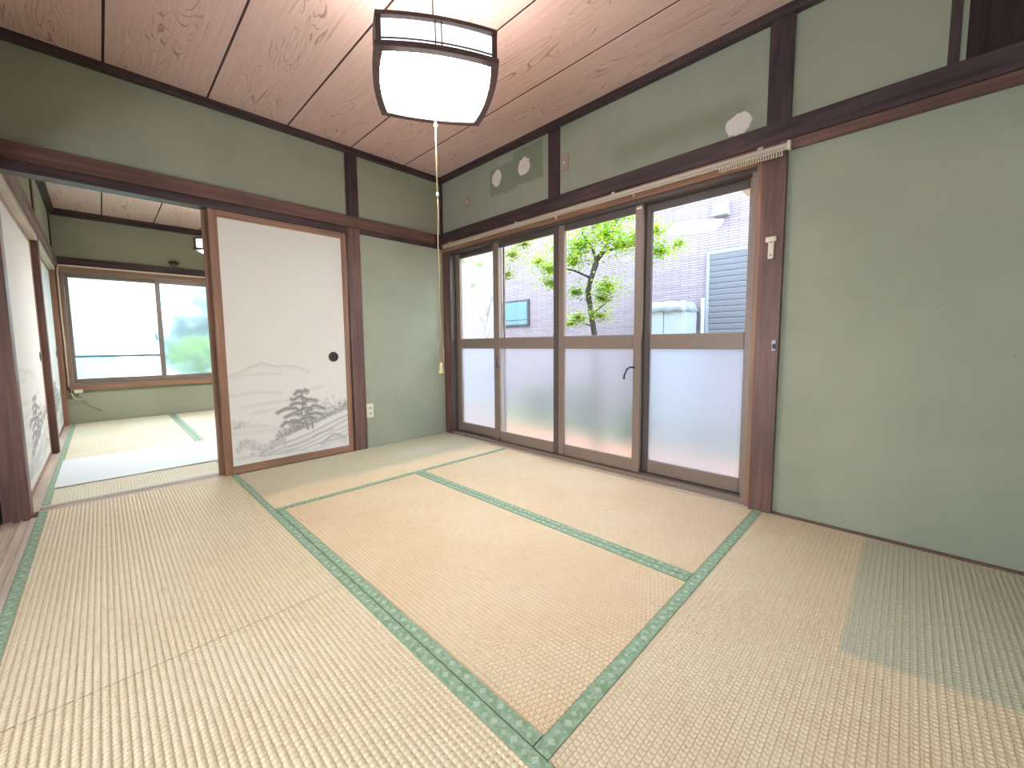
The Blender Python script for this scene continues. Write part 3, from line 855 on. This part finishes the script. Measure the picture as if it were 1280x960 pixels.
def pendant(loc, rotz, label, cordlen, pulls=True, drop=1.14, glow=None):
    t = root('pendant_lamp', loc, label, 'lamp', 'square pendant lamps', local=True, rotz=rotz)
    H = 0.117
    ring('top_frame', A0, A0 - 0.018, H - 0.013, H, LAMPW['x'], t)
    ring('bottom_frame', A0 + 0.004, A0 - 0.022, 0.0, 0.017, LAMPW['x'], t)
    ring('paper_shade', A0 - 0.017, A0 - 0.019, 0.016, H - 0.012, PAPERGLOW, t)
    for z in (0.026, 0.037):
        ring('lattice_bar', A0 - 0.0115, A0 - 0.0165, z, z + 0.0035, LAMPW['x'], t)
    for k in range(4):
        an = k * math.pi / 2
        c, s = math.cos(an), math.sin(an)
        x, y = A0 - 0.010, A0 - 0.010
        box('corner_post', x * c - y * s - 0.009, x * c - y * s + 0.009, x * s + y * c - 0.009, x * s + y * c + 0.009, 0.016, H - 0.012, LAMPW['z'], t)
        for dx in (-0.011, 0.011):
            bx_, by_ = dx, -(A0 - 0.0145 + BUL)
            box('lattice_bar', bx_ * c - by_ * s - 0.0022, bx_ * c - by_ * s + 0.0022, bx_ * s + by_ * c - 0.0022, bx_ * s + by_ * c + 0.0022, 0.017, H - 0.013, LAMPW['z'], t, 0)
    # acrylic bowl under the frame, gently domed
    V, F = [], []
    rings = [(0.998, 0.012), (0.97, 0.003), (0.80, -0.010), (0.5, -0.017), (0.2, -0.020)]
    for q, z in rings:
        V += [(x * q, y * q, z) for x, y in bulged(A0 - 0.022)]
    n = 36
    for i in range(len(rings) - 1):
        F += [(i * n + k, i * n + (k + 1) % n, (i + 1) * n + (k + 1) % n, (i + 1) * n + k) for k in range(n)]
    F.append(tuple((len(rings) - 1) * n + k for k in range(n)))
    top = len(V)
    V += [(x * 0.99, y * 0.99, 0.02) for x, y in bulged(A0 - 0.022)]
    F += [(k, top + k, top + (k + 1) % n, (k + 1) % n) for k in range(n)]
    F.append(tuple(top + k for k in range(n)))
    me = pydata('diffuser', V, F, True)
    bm = bmesh.new(); bm.from_mesh(me); bmesh.ops.recalc_face_normals(bm, faces=bm.faces); bm.to_mesh(me); bm.free()
    me.materials.append(glow or GLOW); me.materials.append(LAMPTOP)
    for p_ in me.polygons:
        if p_.normal.z > 0.9: p_.material_index = 1
    mobj('diffuser', me, None, t)
    box('lamp_body', -0.10, 0.10, -0.035, 0.035, H - 0.03, H + 0.004, WHITEP, t, 0.004)
    for sx in (-1, 1):
        box('spreader_bar', -A0, A0, sx * 0.06 - 0.005, sx * 0.06 + 0.005, H - 0.010, H - 0.002, LAMPW['x'], t)
    tube('cord', [(0, 0, H), (0, 0, cordlen - 0.03)], 0.003, BLACKP, t)
    lathe('ceiling_rose', [(0.035, cordlen - 0.001), (0.035, cordlen - 0.018), (0.018, cordlen - 0.035), (0.006, cordlen - 0.038)], CREAM, t, (0, 0, 0))
    if pulls:
        zb = -0.125
        p = tube('pull_cord', [(0, 0, -0.018), (0, 0, zb - 0.10), (0.001, 0, zb - 0.28)], 0.0028, CORDM, t, 6)
        lathe('cord_bell', [(0.002, zb + 0.012), (0.005, zb + 0.006), (0.008, zb - 0.010), (0.007, zb - 0.012)], CREAM, p, (0, 0, 0) if False else W[p] * 0 + Vector((0, 0, 0)), 'z', 12)
        lathe('cord_knot', [(0.002, -0.392), (0.006, -0.400), (0.006, -0.408), (0.002, -0.414)], CREAM, p, (0.001, 0, 0), 'z', 10)
        pts = [(0.001 + 0.002 * math.sin(i * 1.3), 0.0015 * math.cos(i * 1.7), -0.405 - i * (drop - 0.53) / 12) for i in range(13)]
        tube('string', pts, 0.0022, STRINGM, p, 6)
        z2 = pts[-1][2]
        loop = [(0.001, 0, z2)] + [(0.001 + 0.012 * math.sin(a), 0.004 * math.sin(2 * a), z2 - 0.045 + 0.045 * math.cos(a)) for a in [math.pi * k / 8 for k in range(1, 16)]] + [(0.001, 0, z2)]
        tube('string_loop', loop, 0.0018, STRINGM, p, 6)
        lathe('tassel', [(0.003, z2 - 0.085), (0.008, z2 - 0.095), (0.007, z2 - 0.105), (0.011, z2 - 0.128), (0.009, z2 - 0.130)], CORDM, p, (0.001, 0, 0), 'z', 10)
    return t
pendant((-1.325, -1.757, 1.885), math.radians(-31.5), 'square wood-framed pendant lamp with glowing white panel and long pull cord', 2.39 - 1.885)
pendant((-1.36, 1.83, 1.80), math.radians(-31.5), 'square pendant lamp in the far room, half hidden by the painted sliding door', 2.39 - 1.80, False, glow=emitter('far_lamp_diffuser', (1.0, 0.98, 0.96, 1), LAMP_GLOW * 2.1))

# ------------------------------------------------------------------ left side: posts, upper wall, corridor shell
wl = root('wall_left', (-2.70, -1.7, 0), 'dark corner post and plaster above the open side of the near room', 'wall', kind='structure')
box('post', -2.755, -2.662, -0.056, 0.04, -0.05, 2.36, BROWN, wl)
box('door_head', -2.755, -2.65, -3.52, -0.056, 1.74, 1.87, DARK, wl)
box('plaster_panel', -2.745, -2.66, -3.52, -0.056, 1.87, 2.36, GREEN, wl, 0)
box('ceiling_trim', -2.75, -2.62, -3.52, -0.056, ZC0, ZC, DARK, wl)
box('post', -2.755, -2.662, -3.60, -3.49, -0.05, 2.36, BROWN, wl)
wf = root('wall_front', (-1.3, -3.57, 0), 'green plaster wall behind the near room', 'wall', kind='structure')
box('plaster_panel', -2.665, 0.11, -3.62, -3.523, -0.05, 2.40, GREEN, wf, 0)
wc = root('wall_corridor', (-3.7, 0, 0), 'outer wall of the side corridor', 'wall', kind='structure')  # unseen low opening in this wall, added to brighten the left floor
box('plaster_panel', -3.80, -3.72, -3.62, 3.6, -0.05, 0.08, GREEN, wc, 0)
box('plaster_panel', -3.80, -3.72, -3.62, 3.6, 1.15, 2.45, GREEN, wc, 0)
box('plaster_panel', -3.80, -3.72, -3.62, -3.45, 0.08, 1.15, GREEN, wc, 0)
box('plaster_panel', -3.80, -3.72, -1.75, 3.6, 0.08, 1.15, GREEN, wc, 0)
box('plaster_panel', -3.72, -2.665, -3.70, -3.62, -0.05, 2.45, GREEN, wc, 0)
box('plaster_panel', -3.72, -2.76, 3.53, 3.6, -0.05, 2.45, GREEN, wc, 0)
box('ceiling_board', -3.80, -2.745, -3.62, 3.6, 2.40, 2.44, CEIL, wc, 0)

# ------------------------------------------------------------------ far room shell
w2 = root('wall_far_left', (-2.70, 1.8, 0), 'side wall of the far room with posts, beam and painted sliding doors', 'wall', kind='structure')
box('post', -2.755, -2.652, 1.755, 1.85, -0.05, 1.76, BROWN, w2)
box('tie_beam', -2.70, -2.63, 0.10, 3.50, 1.757, 1.852, BROWN, w2)
box('door_head', -2.755, -2.655, 0.04, 3.53, 1.715, 1.76, PALE, w2)
box('plaster_panel', -2.745, -2.665, 0.04, 3.53, 1.80, 2.36, GREEN, w2, 0)
box('strut', -2.745, -2.655, 1.76, 1.85, 1.84, 2.352, DARK, w2)
box('strut', -2.745, -2.655, 3.42, 3.50, 1.84, 2.352, DARK, w2)
box('ceiling_trim', -2.70, -2.615, 0.13, 3.50, ZC0 - 0.02, ZC, DARK, w2)
box('corner_post', -2.755, -2.66, 3.43, 3.56, -0.05, 1.76, TAN, w2)

def side_door(name, label, y0, y1, seed):
    d = root(name, (-2.70, (y0 + y1) / 2, 0), label, 'sliding door', None, 'structure')
    x0, x1 = -2.72, -2.692
    box('stile', x0, x1, y0, y0 + 0.025, 0.001, 1.715, TAN, d)
    box('stile', x0, x1, y1 - 0.025, y1, 0.001, 1.715, TAN, d)
    box('rail', x0, x1, y0 + 0.025, y1 - 0.025, 0.001, 0.03, TAN, d)
    box('rail', x0, x1, y0 + 0.025, y1 - 0.025, 1.69, 1.715, TAN, d)
    painted_panel('painted_panel', y0 + 0.023, y1 - 0.023, 0.028, 1.692, d, (-2.697, (y0 + y1) / 2, 0), math.pi / 2, seed, (0.0, 0.02, 0.05))
    lathe('door_pull', [(0.038, -0.004), (0.038, 0.002), (0.033, 0.003), (0.030, 0.001), (0.002, 0.001)], BLACKP, d, (-2.697, y1 - 0.10, 0.80), 'x')
side_door('door_3', 'wide painted paper sliding door between the corner post and the far-room post', 0.045, 1.752, 5)
side_door('door_4', 'painted paper sliding door between the far-room post and the window corner', 1.853, 3.43, 8)

YF = 3.53
w3 = root('wall_far', (-1.3, YF + 0.05, 0), 'green plastered far wall with a dark beam above the window', 'wall', kind='structure')
box('plaster_panel', -2.70, 0.12, YF, YF + 0.10, 1.78, 2.37, GREEN, w3, 0)
box('plaster_panel', -2.66, 0.12, YF, YF + 0.10, -0.05, 0.40, GREEN, w3, 0)
box('plaster_panel', -0.93, 0.12, YF, YF + 0.10, 0.38, 1.80, GREEN, w3, 0)
box('ceiling_trim', -2.66, 0.0, YF - 0.04, YF + 0.01, ZC0 - 0.03, ZC, DARK, w3)
box('tie_beam', -2.66, 0.0, YF - 0.025, YF + 0.02, 1.788, 1.872, DARK, w3)
box('pale_strip', -2.655, -0.90, YF - 0.034, YF - 0.012, 1.772, 1.788, CREAM, w3)
box('window_head', -2.66, -0.90, YF - 0.012, YF + 0.1, 1.735, 1.79, TAN, w3)
box('window_jamb', -2.665, -2.615, YF - 0.012, YF + 0.1, 0.385, 1.74, TAN, w3)
box('window_jamb', -0.96, -0.90, YF - 0.012, YF + 0.1, 0.385, 1.74, TAN, w3)
box('window_stool', -2.63, -0.90, YF - 0.045, YF + 0.1, 0.380, 0.430, TAN, w3)
w4 = root('wall_far_right', (0.06, 1.8, 0), 'plain green wall of the far room behind the partition', 'wall', kind='structure')
box('plaster_panel', 0.0, 0.11, 0.09, 3.6, -0.05, 2.40, GREEN, w4, 0)

w5 = root('window_2', (-1.78, YF + 0.05, 0.43), 'two-pane frosted sliding window of the far room', 'window', kind='structure')
FROST3 = frosted_glass('frosted_glass_far', 0.20, 0.10, (0.74, 0.86, 0.89, 1))
box('frame_head', -2.616, -0.96, YF + 0.0, YF + 0.09, 1.70, 1.737, BRONZE, w5)
box('frame_sill', -2.616, -0.96, YF + 0.0, YF + 0.09, 0.428, 0.455, BRONZE, w5)
box('frame_jamb', -2.616, -2.598, YF + 0.0, YF + 0.09, 0.455, 1.70, BRONZE, w5)
box('frame_jamb', -0.978, -0.96, YF + 0.0, YF + 0.09, 0.455, 1.70, BRONZE, w5)
def sash2(x0, x1, y, lock=False):
    s = root('sash', ((x0 + x1) / 2, y, 0.455), parent=w5)
    z0, z1, w, d = 0.456, 1.70, 0.042, 0.026
    box('stile', x0, x0 + w * 0.75, y, y + d, z0, z1, BRONZE, s, 0.003)
    box('stile', x1 - w, x1, y, y + d, z0, z1, BRONZE, s, 0.003)
    box('rail', x0 + w * 0.75, x1 - w, y, y + d, z0, z0 + 0.05, BRONZE, s, 0.003)
    box('rail', x0 + w * 0.75, x1 - w, y, y + d, z1 - 0.04, z1, BRONZE, s, 0.003)
    box('frosted_pane', x0 + w * 0.7, x1 - w * 0.9, y + 0.011, y + 0.015, z0 + 0.046, z1 - 0.036, FROST3, s, 0)
    return s
sa = sash2(-1.822, -0.98, YF + 0.010)
sb = sash2(-2.597, -1.770, YF + 0.046)
tube('latch_lever', [(-1.80, YF + 0.012, 0.955), (-1.82, YF - 0.012, 0.955), (-1.845, YF - 0.016, 0.965), (-1.85, YF - 0.016, 1.03)], 0.006, STEEL, sa, 6)
sc2 = root('insect_screen', (-2.18, YF + 0.085, 0.455), parent=w5)
box('screen_net', -2.59, -1.77, YF + 0.082, YF + 0.083, 0.46, 1.69, SCREEN, sc2, 0)
box('screen_bar', -2.595, -1.77, YF + 0.074, YF + 0.090, 0.752, 0.776, BRONZED, sc2)

# fittings of the far room
dv = root('wall_bracket', (-1.62, YF - 0.02, 1.92), 'small black bracket fixed above the far-room window', 'bracket')
box('mount', -1.655, -1.585, YF - 0.012, YF + 0.001, 1.90, 1.955, BLACKP, dv, 0.002)
box('arm', -1.675, -1.565, YF - 0.05, YF - 0.004, 1.917, 1.935, BLACKP, dv, 0.004)
lathe('socket', [(0.022, 0.0), (0.025, -0.012), (0.012, -0.028)], STEEL, dv, (-1.62, YF - 0.03, 1.916), 'z', 14)
cd = root('wall_cable', (-2.62, YF - 0.03, 0.4), 'beige cable running down the window jamb to a small junction box', 'cable')
tube('cable', [(-2.63, YF - 0.02, 1.775), (-2.638, YF - 0.022, 1.70), (-2.640, YF - 0.022, 1.2), (-2.636, YF - 0.022, 0.9), (-2.638, YF - 0.022, 0.42)], 0.007, CREAM, cd)
box('junction_box', -2.60, -2.53, YF - 0.085, YF - 0.046, 0.352, 0.392, CREAM, cd, 0.004)
tube('cable_tail', [(-2.638, YF - 0.022, 0.42), (-2.63, YF - 0.06, 0.36), (-2.60, YF - 0.07, 0.372)], 0.006, BRONZED, cd)
tube('loose_cable', [(-2.72 + 0.10, YF - 0.10, 0.36), (-2.60, YF - 0.09, 0.30), (-2.56, YF - 0.06, 0.275), (-2.535, YF - 0.012, 0.285)], 0.004, CREAM, cd)
tube('thin_cable', [(-2.58, YF - 0.055, 0.36), (-2.545, YF - 0.02, 0.28), (-2.47, YF - 0.010, 0.18), (-2.38, YF - 0.008, 0.12)], 0.003, SW, cd)
ho = lathe('hole_cover', [(0.055, 0.001), (0.055, -0.008), (0.045, -0.014), (0.01, -0.015)], WHITEP, None, (-1.235, YF, 0.195), 'y', 24)
tag(ho, 'round white pipe-hole cover low on the far-room wall', 'hole cover')

# ------------------------------------------------------------------ outside
gm = NT('garden_ground')
q = gm.sep(gm.pos())
fz = gm.noise(gm.pos(), 3.0, 4)
edge = gm.smooth(gm.math('ADD', q[0], gm.math('MULTIPLY', fz, 0.2)), 2.25, 2.45)
gm.col(gm.mix(edge, gm.mix(fz, srgb(166, 106, 84), srgb(180, 124, 100)), gm.mix(fz, srgb(96, 110, 76), srgb(124, 132, 98))))
gm.rough(0.9, 0.2)
gr = box('ground_outside', 0.13, 9.0, -8.0, 12.0, -0.62, -0.45, gm.m, None, 0)
tag(gr, 'terracotta paving and planted soil outside the glass doors', 'ground', kind='structure')
gr2 = box('ground_behind', -9.0, 0.13, 3.70, 14.0, -0.62, -0.45, plain('lawn', srgb(150, 176, 120), 0.9, 0.2, var=0.15, scale=3), None, 0)
tag(gr2, 'green lawn behind the far-room window', 'ground', kind='structure')

XH = 3.5
nh = root('neighbour_house', (XH + 0.1, 0, -0.45), 'pale brick-clad neighbouring house across the narrow yard', 'house')
box('wall', XH, XH + 0.2, -5.5, 7.0, -0.46, 3.3, siding('pale_brick_siding'), nh, 0)
wn = box('window_frame', XH - 0.03, XH + 0.01, 1.98, 2.70, 1.19, 1.70, plain('dark_frame', srgb(40, 42, 50), 0.4), nh)
NG = plain('blue_window_glass', srgb(96, 128, 146), 0.15, 0.6)
box('pane', XH - 0.034, XH - 0.028, 2.03, 2.65, 1.32, 1.66, NG, wn, 0)
box('pane', XH - 0.034, XH - 0.028, 2.03, 2.65, 1.23, 1.305, NG, wn, 0)
LV = plain('louvre_grey', srgb(122, 128, 142), 0.5)
lf = root('louvre_shutter', (XH - 0.03, -1.5, 0.9), parent=nh)
ya, yb_, za, zb_ = -2.05, -1.20, 0.55, 2.045
box('frame', XH - 0.05, XH + 0.01, yb_ - 0.04, yb_, za, zb_, LV, lf)
box('frame', XH - 0.05, XH + 0.01, ya, ya + 0.04, za, zb_, LV, lf)
box('frame', XH - 0.05, XH + 0.01, ya + 0.04, yb_ - 0.04, zb_ - 0.04, zb_, LV, lf)
slm = box_mesh(0.008, yb_ - ya - 0.08, 0.07, 0.001)
slm.transform(Matrix.Rotation(math.radians(-28), 4, 'Y'))
for i in range(19):
    mobj('slat', slm, LV, lf, (XH - 0.03, (ya + yb_) / 2, za + 0.05 + i * 0.076))
box('backing', XH - 0.012, XH + 0.008, ya + 0.03, yb_ - 0.03, za, zb_ - 0.02, plain('shutter_back', srgb(74, 78, 92), 0.6), lf, 0)
hv = root('vent_hood', (XH - 0.05, -1.35, 2.55), parent=nh)
V = [(0, -0.085, 0.10), (0, 0.085, 0.10), (0, 0.085, -0.10), (0, -0.085, -0.10), (-0.10, -0.085, 0.06), (-0.10, 0.085, 0.06), (-0.13, 0.085, -0.10), (-0.13, -0.085, -0.10)]
F = [(0, 1, 2, 3), (4, 7, 6, 5), (0, 4, 5, 1), (1, 5, 6, 2), (2, 6, 7, 3), (3, 7, 4, 0)]
mobj('hood', pydata('hood', V, F), plain('hood_white', srgb(146, 156, 164), 0.4), hv, (XH + 0.002, -1.36, 2.58))
# storage cabinet
cb = root('garden_cabinet', (3.2, -0.78, -0.45), 'tall white storage cabinet with a crumpled cover, against the brick house', 'cabinet')
CWM = plain('cabinet_white', srgb(146, 158, 166), 0.45)
box('body', 3.02, 3.44, -1.10, -0.56, -0.45, 1.33, CWM, cb, 0.01)
box('door', 3.00, 3.025, -0.825, -0.58, -0.35, 1.30, CWM, cb, 0.006)
box('door', 3.00, 3.025, -1.08, -0.835, -0.35, 1.30, CWM, cb, 0.006)
bm = bmesh.new(); bmesh.ops.create_grid(bm, x_segments=16, y_segments=14, size=0.5)
bmesh.ops.scale(bm, vec=(0.50, 0.58, 1), verts=bm.verts)
for v in bm.verts:
    e = max(abs(v.co.x) / 0.25, abs(v.co.y) / 0.29)
    v.co.z = 0.05 + 0.018 * math.sin(v.co.y * 31) * math.cos(v.co.x * 23) + rnd.uniform(-0.01, 0.01) - (0.13 if e > 0.98 else (0.02 if e > 0.84 else 0))
me = bpy.data.meshes.new('cover'); bm.to_mesh(me); bm.free()
me.polygons.foreach_set('use_smooth', [True] * len(me.polygons))
cv = mobj('crumpled_cover', me, plain('vinyl_cover', srgb(134, 146, 154), 0.5), cb, (3.22, -0.83, 1.345))
cv.modifiers.new('thickness', 'SOLIDIFY').thickness = 0.004
dp = tube('drain_pipe', [(XH - 0.032, -1.165, -0.45), (XH - 0.032, -1.165, 1.45)], 0.03, CWM)
tag(dp, 'slim white drainpipe standing beside the storage cabinet', 'pipe')
# soffit of the porch on this house
so = box('porch_soffit', 0.135, 1.5, -4.4, -2.205, 2.0, 2.1, plain('cream_board', srgb(190, 186, 164), 0.7), None, 0.004)
tag(so, 'cream boarded porch roof edge outside the glass doors', 'porch roof')
ps = box('porch_post', 1.38, 1.48, -4.3, -4.2, -0.45, 2.002, CREAM, None, 0.004)
tag(ps, 'cream post carrying the porch roof', 'post')

LEAF_A = leafmat('maple_leaf', srgb(178, 200, 78), srgb(130, 168, 56))
LEAF_B = leafmat('pale_leaf', srgb(170, 180, 86), srgb(140, 162, 84))
LEAF_C = leafmat('shrub_leaf', srgb(58, 90, 54), srgb(84, 116, 72), 0.35)
LEAF_D = leafmat('lime_leaf', srgb(166, 190, 80), srgb(128, 164, 62))
LEAF_E = leafmat('blue_green_leaf', srgb(100, 144, 140), srgb(122, 162, 160), 0.3)
BARK = wood('bark', srgb(80, 70, 68), srgb(44, 38, 40), 'z', rough=0.9)
BARK2 = wood('grey_bark', srgb(160, 152, 150), srgb(128, 122, 124), 'z', rough=0.9)

def foliage(name, clumps, size, mat, parent, base, seed, flat=0.55, dens=1.0, wisp=False):
    """clumps: (centre, radius, count); each leaf a small pointed blade with a fold"""
    r = np.random.RandomState(seed)
    Vs, Fs = [], []
    k = 0
    for (c, rad, n) in clumps:
        n = int(n * dens)
        d = r.normal(size=(n, 3)); d /= np.linalg.norm(d, axis=1)[:, None]
        P = np.array(c) - np.array(base) + d * (np.minimum(np.abs(r.normal(0, 0.75, (n, 1))), 1.9) if wisp else r.rand(n, 1) ** 0.45) * rad * np.array([1, 1, flat])
        for p in P:
            a = r.uniform(0, 2 * math.pi); tlt = r.normal(0, 0.5)
            t = np.array([math.cos(a), math.sin(a), tlt * 0.6 - 0.25]); t /= np.linalg.norm(t)
            s = np.cross(t, [0, 0, 1]); s /= np.linalg.norm(s); nrm = np.cross(s, t)
            L = size * r.uniform(0.7, 1.3); w = L * 0.42
            Vs += [p, p + t * L * 0.45 + s * w + nrm * w * 0.25, p + t * L, p + t * L * 0.45 - s * w + nrm * w * 0.25]
            Fs += [(k, k + 1, k + 2), (k, k + 2, k + 3)]
            k += 4
    o = mobj(name, pydata(name, Vs, Fs), mat, parent, base)
    o['kind'] = 'stuff'
    return o

# maple in the yard
mp = root('maple_tree', (1.8, -0.55, -0.45), 'young maple with bright lime leaves and a crooked dark trunk', 'tree')
trunk = [(1.8, -0.58, -0.46), (1.8, -0.56, 0.5), (1.8, -0.53, 0.96), (1.79, -0.48, 1.25), (1.80, -0.435, 1.46), (1.80, -0.47, 1.60), (1.80, -0.54, 1.77), (1.80, -0.56, 1.86)]
tube('trunk', trunk, [0.05, 0.038, 0.034, 0.030, 0.034, 0.030, 0.034, 0.024], BARK, mp, 10)
Z0 = Vector((1.80, -0.56, 1.84))
def limb(pts, r0):
    return (pts, [r0 * (1 - 0.8 * i / (len(pts) - 1)) for i in range(len(pts))])
br_ = [limb([(1.80, -0.55, 1.80), (1.75, -0.68, 1.88), (1.8, -0.85, 1.92), (1.9, -1.1, 1.98)], 0.02),
       limb([(1.80, -0.54, 1.84), (1.85, -0.45, 2.0), (1.8, -0.35, 2.15), (1.9, -0.3, 2.45)], 0.018),
       limb([(1.80, -0.48, 1.62), (1.72, -0.3, 1.72), (1.7, -0.05, 1.80), (1.75, 0.2, 1.84)], 0.016),
       limb([(1.80, -0.55, 1.84), (1.9, -0.62, 2.0), (1.95, -0.75, 2.3)], 0.016),
       limb([(1.79, -0.50, 1.2), (1.85, -0.62, 1.30), (1.9, -0.72, 1.40)], 0.010),
       limb([(1.79, -0.52, 1.05), (1.7, -0.36, 1.12), (1.7, -0.25, 1.14)], 0.010)]
tube('branch', br_[0][0], br_[0][1], BARK, mp, 6)
for b_ in br_[1:]:
    tube('branch', b_[0], b_[1], BARK, mp, 6)
cl = [((1.8, -0.32, 2.03), 0.24, 300), ((1.85, -0.62, 2.10), 0.25, 300), ((1.8, -0.85, 1.95), 0.22, 260), ((1.75, -0.25, 1.85), 0.20, 220),
      ((1.9, -0.45, 2.3), 0.24, 240), ((1.9, -0.75, 2.3), 0.22, 200), ((1.85, -0.67, 1.50), 0.17, 240), ((1.85, -0.60, 1.38), 0.13, 130), ((1.75, -0.30, 1.47), 0.11, 120),
      ((1.7, -0.36, 1.17), 0.11, 110), ((1.8, -0.60, 1.18), 0.12, 110), ((1.7, -0.25, 1.10), 0.08, 60), ((1.75, 0.12, 1.80), 0.15, 170), ((1.7, 0.05, 1.62), 0.12, 150),
      ((1.75, 0.28, 1.92), 0.14, 130), ((1.8, 0.02, 2.06), 0.15, 130), ((1.8, -1.24, 2.02), 0.12, 110), ((1.8, -1.30, 1.80), 0.14, 150), ((1.85, -1.48, 1.85), 0.09, 50), ((1.8, -1.05, 1.98), 0.16, 130)]
foliage('foliage', [(c, r_ * 1.22, n) for c, r_, n in cl], 0.036, LEAF_A, mp, (1.8, -0.55, -0.45), 11, 0.7, 3.2, True)
# pale thin tree beyond the screened sash
t2 = root('thin_tree', (1.9, 1.5, -0.45), 'slender pale tree with bare grey branches and sparse yellow-green leaves', 'tree')
tube('trunk', [(1.9, 1.53, -0.46), (1.9, 1.52, 0.6), (1.9, 1.55, 1.0), (1.9, 1.45, 1.3)], [0.04, 0.034, 0.03, 0.026], BARK2, t2, 8)
for b_ in (limb([(1.9, 1.45, 1.28), (1.9, 1.36, 1.5), (1.9, 1.28, 1.75), (1.9, 1.2, 2.1)], 0.022), limb([(1.9, 1.50, 1.15), (1.85, 1.66, 1.4), (1.9, 1.75, 1.7), (1.9, 1.9, 2.1)], 0.02),
           limb([(1.9, 1.46, 1.28), (1.95, 1.52, 1.6), (1.9, 1.60, 1.9)], 0.014), limb([(1.9, 1.36, 1.5), (1.9, 1.15, 1.66), (1.85, 0.95, 1.85), (1.8, 0.8, 2.1)], 0.012),
           limb([(1.9, 1.54, 0.95), (1.9, 1.75, 1.2), (1.9, 1.9, 1.5)], 0.012), limb([(1.9, 1.53, 0.85), (1.9, 1.36, 1.1), (1.9, 1.22, 1.3)], 0.012)):
    tube('branch', b_[0], b_[1], BARK2, t2, 6)
foliage('foliage', [((1.9, 1.2, 2.1), 0.25, 130), ((1.9, 1.6, 2.1), 0.30, 150), ((1.85, 0.85, 2.12), 0.22, 150), ((1.8, 0.6, 2.22), 0.16, 130), ((1.85, 0.95, 1.86), 0.17, 80), ((1.9, 1.75, 1.8), 0.2, 60), ((1.9, 2.0, 2.2), 0.3, 150)], 0.042, LEAF_B, t2, (1.9, 1.5, -0.45), 5, 0.6, 2.6, True)
# low shrubs along the house
for i, (y, x, r_, h, lab) in enumerate(((1.15, 2.75, 0.36, 0.62, 'low dark-green shrub by the house wall under its small window'),
                                        (0.28, 2.75, 0.38, 0.70, 'low dark-green shrub just behind the maple, on its window side'),
                                        (-0.62, 2.62, 0.28, 0.46, 'small green shrub between the maple and the storage cabinet'),
                                        (-1.6, 2.6, 0.30, 0.36, 'small green shrub below the louvred shutter'))):
    t = root('garden_shrub', (x, y, -0.45), lab, 'shrub', 'low shrubs along the house')
    tube('stem', [(x, y, -0.46), (x, y + 0.02, -0.45 + h * 0.7)], [0.025, 0.01], BARK, t, 6)
    foliage('foliage', [((x, y, -0.45 + h * 0.55), r_, 620)], 0.06, LEAF_C, t, (x, y, -0.45), 20 + i, h / (2 * r_) * 1.1)
# garden behind the far-room window
t = root('garden_bush', (-1.05, 6.2, -0.45), 'round lime-green bush outside the far-room window, on the hazy tree side', 'bush')
tube('stem', [(-1.05, 6.2, -0.46), (-1.05, 6.2, 0.5)], [0.05, 0.02], BARK, t, 6)
foliage('foliage', [((-1.05, 6.2, 0.68), 0.48, 900), ((-1.0, 6.2, 0.15), 0.5, 500)], 0.10, LEAF_D, t, (-1.05, 6.2, -0.45), 41, 0.85)
t = root('garden_bush', (-2.75, 5.0, -0.45), 'small lime-green bush outside the window by the beige cable', 'bush')
tube('stem', [(-2.75, 5.0, -0.46), (-2.75, 5.0, 0.1)], [0.04, 0.02], BARK, t, 6)
foliage('foliage', [((-2.75, 5.0, 0.28), 0.34, 500)], 0.09, LEAF_D, t, (-2.75, 5.0, -0.45), 42, 0.95)
ph = root('added_house', (-4.6, 9.6, -0.45), 'pale blue-grey house added behind the far-room window to tone down its left pane', 'house')  # invented house, keeps the left pane from showing bright bare sky
HW = plain('pale_house_wall', srgb(150, 164, 168), 0.8, 0.2, var=0.04, scale=2)
box('wall', -7.0, -2.05, 9.0, 12.0, -0.46, 2.75, HW, ph, 0)
box('roof', -7.3, -1.85, 8.6, 12.4, 2.75, 2.95, plain('house_roof', srgb(120, 132, 140), 0.8), ph)
box('window', -4.6, -3.4, 8.96, 9.02, 0.7, 1.8, plain('house_window', srgb(112, 132, 140), 0.3), ph)
t = root('far_tree', (0.3, 11.0, -0.45), 'large hazy blue-green tree beyond the far-room garden', 'tree')
tube('trunk', [(0.3, 11, -0.46), (0.3, 11, 1.6)], [0.16, 0.1], BARK, t, 8)
foliage('foliage', [((0.5, 11.0, 1.8), 1.5, 1800), ((-0.6, 10.8, 0.9), 1.0, 1000), ((1.4, 11.0, 1.3), 1.0, 700)], 0.26, LEAF_E, t, (0.3, 11.0, -0.45), 43, 0.9)
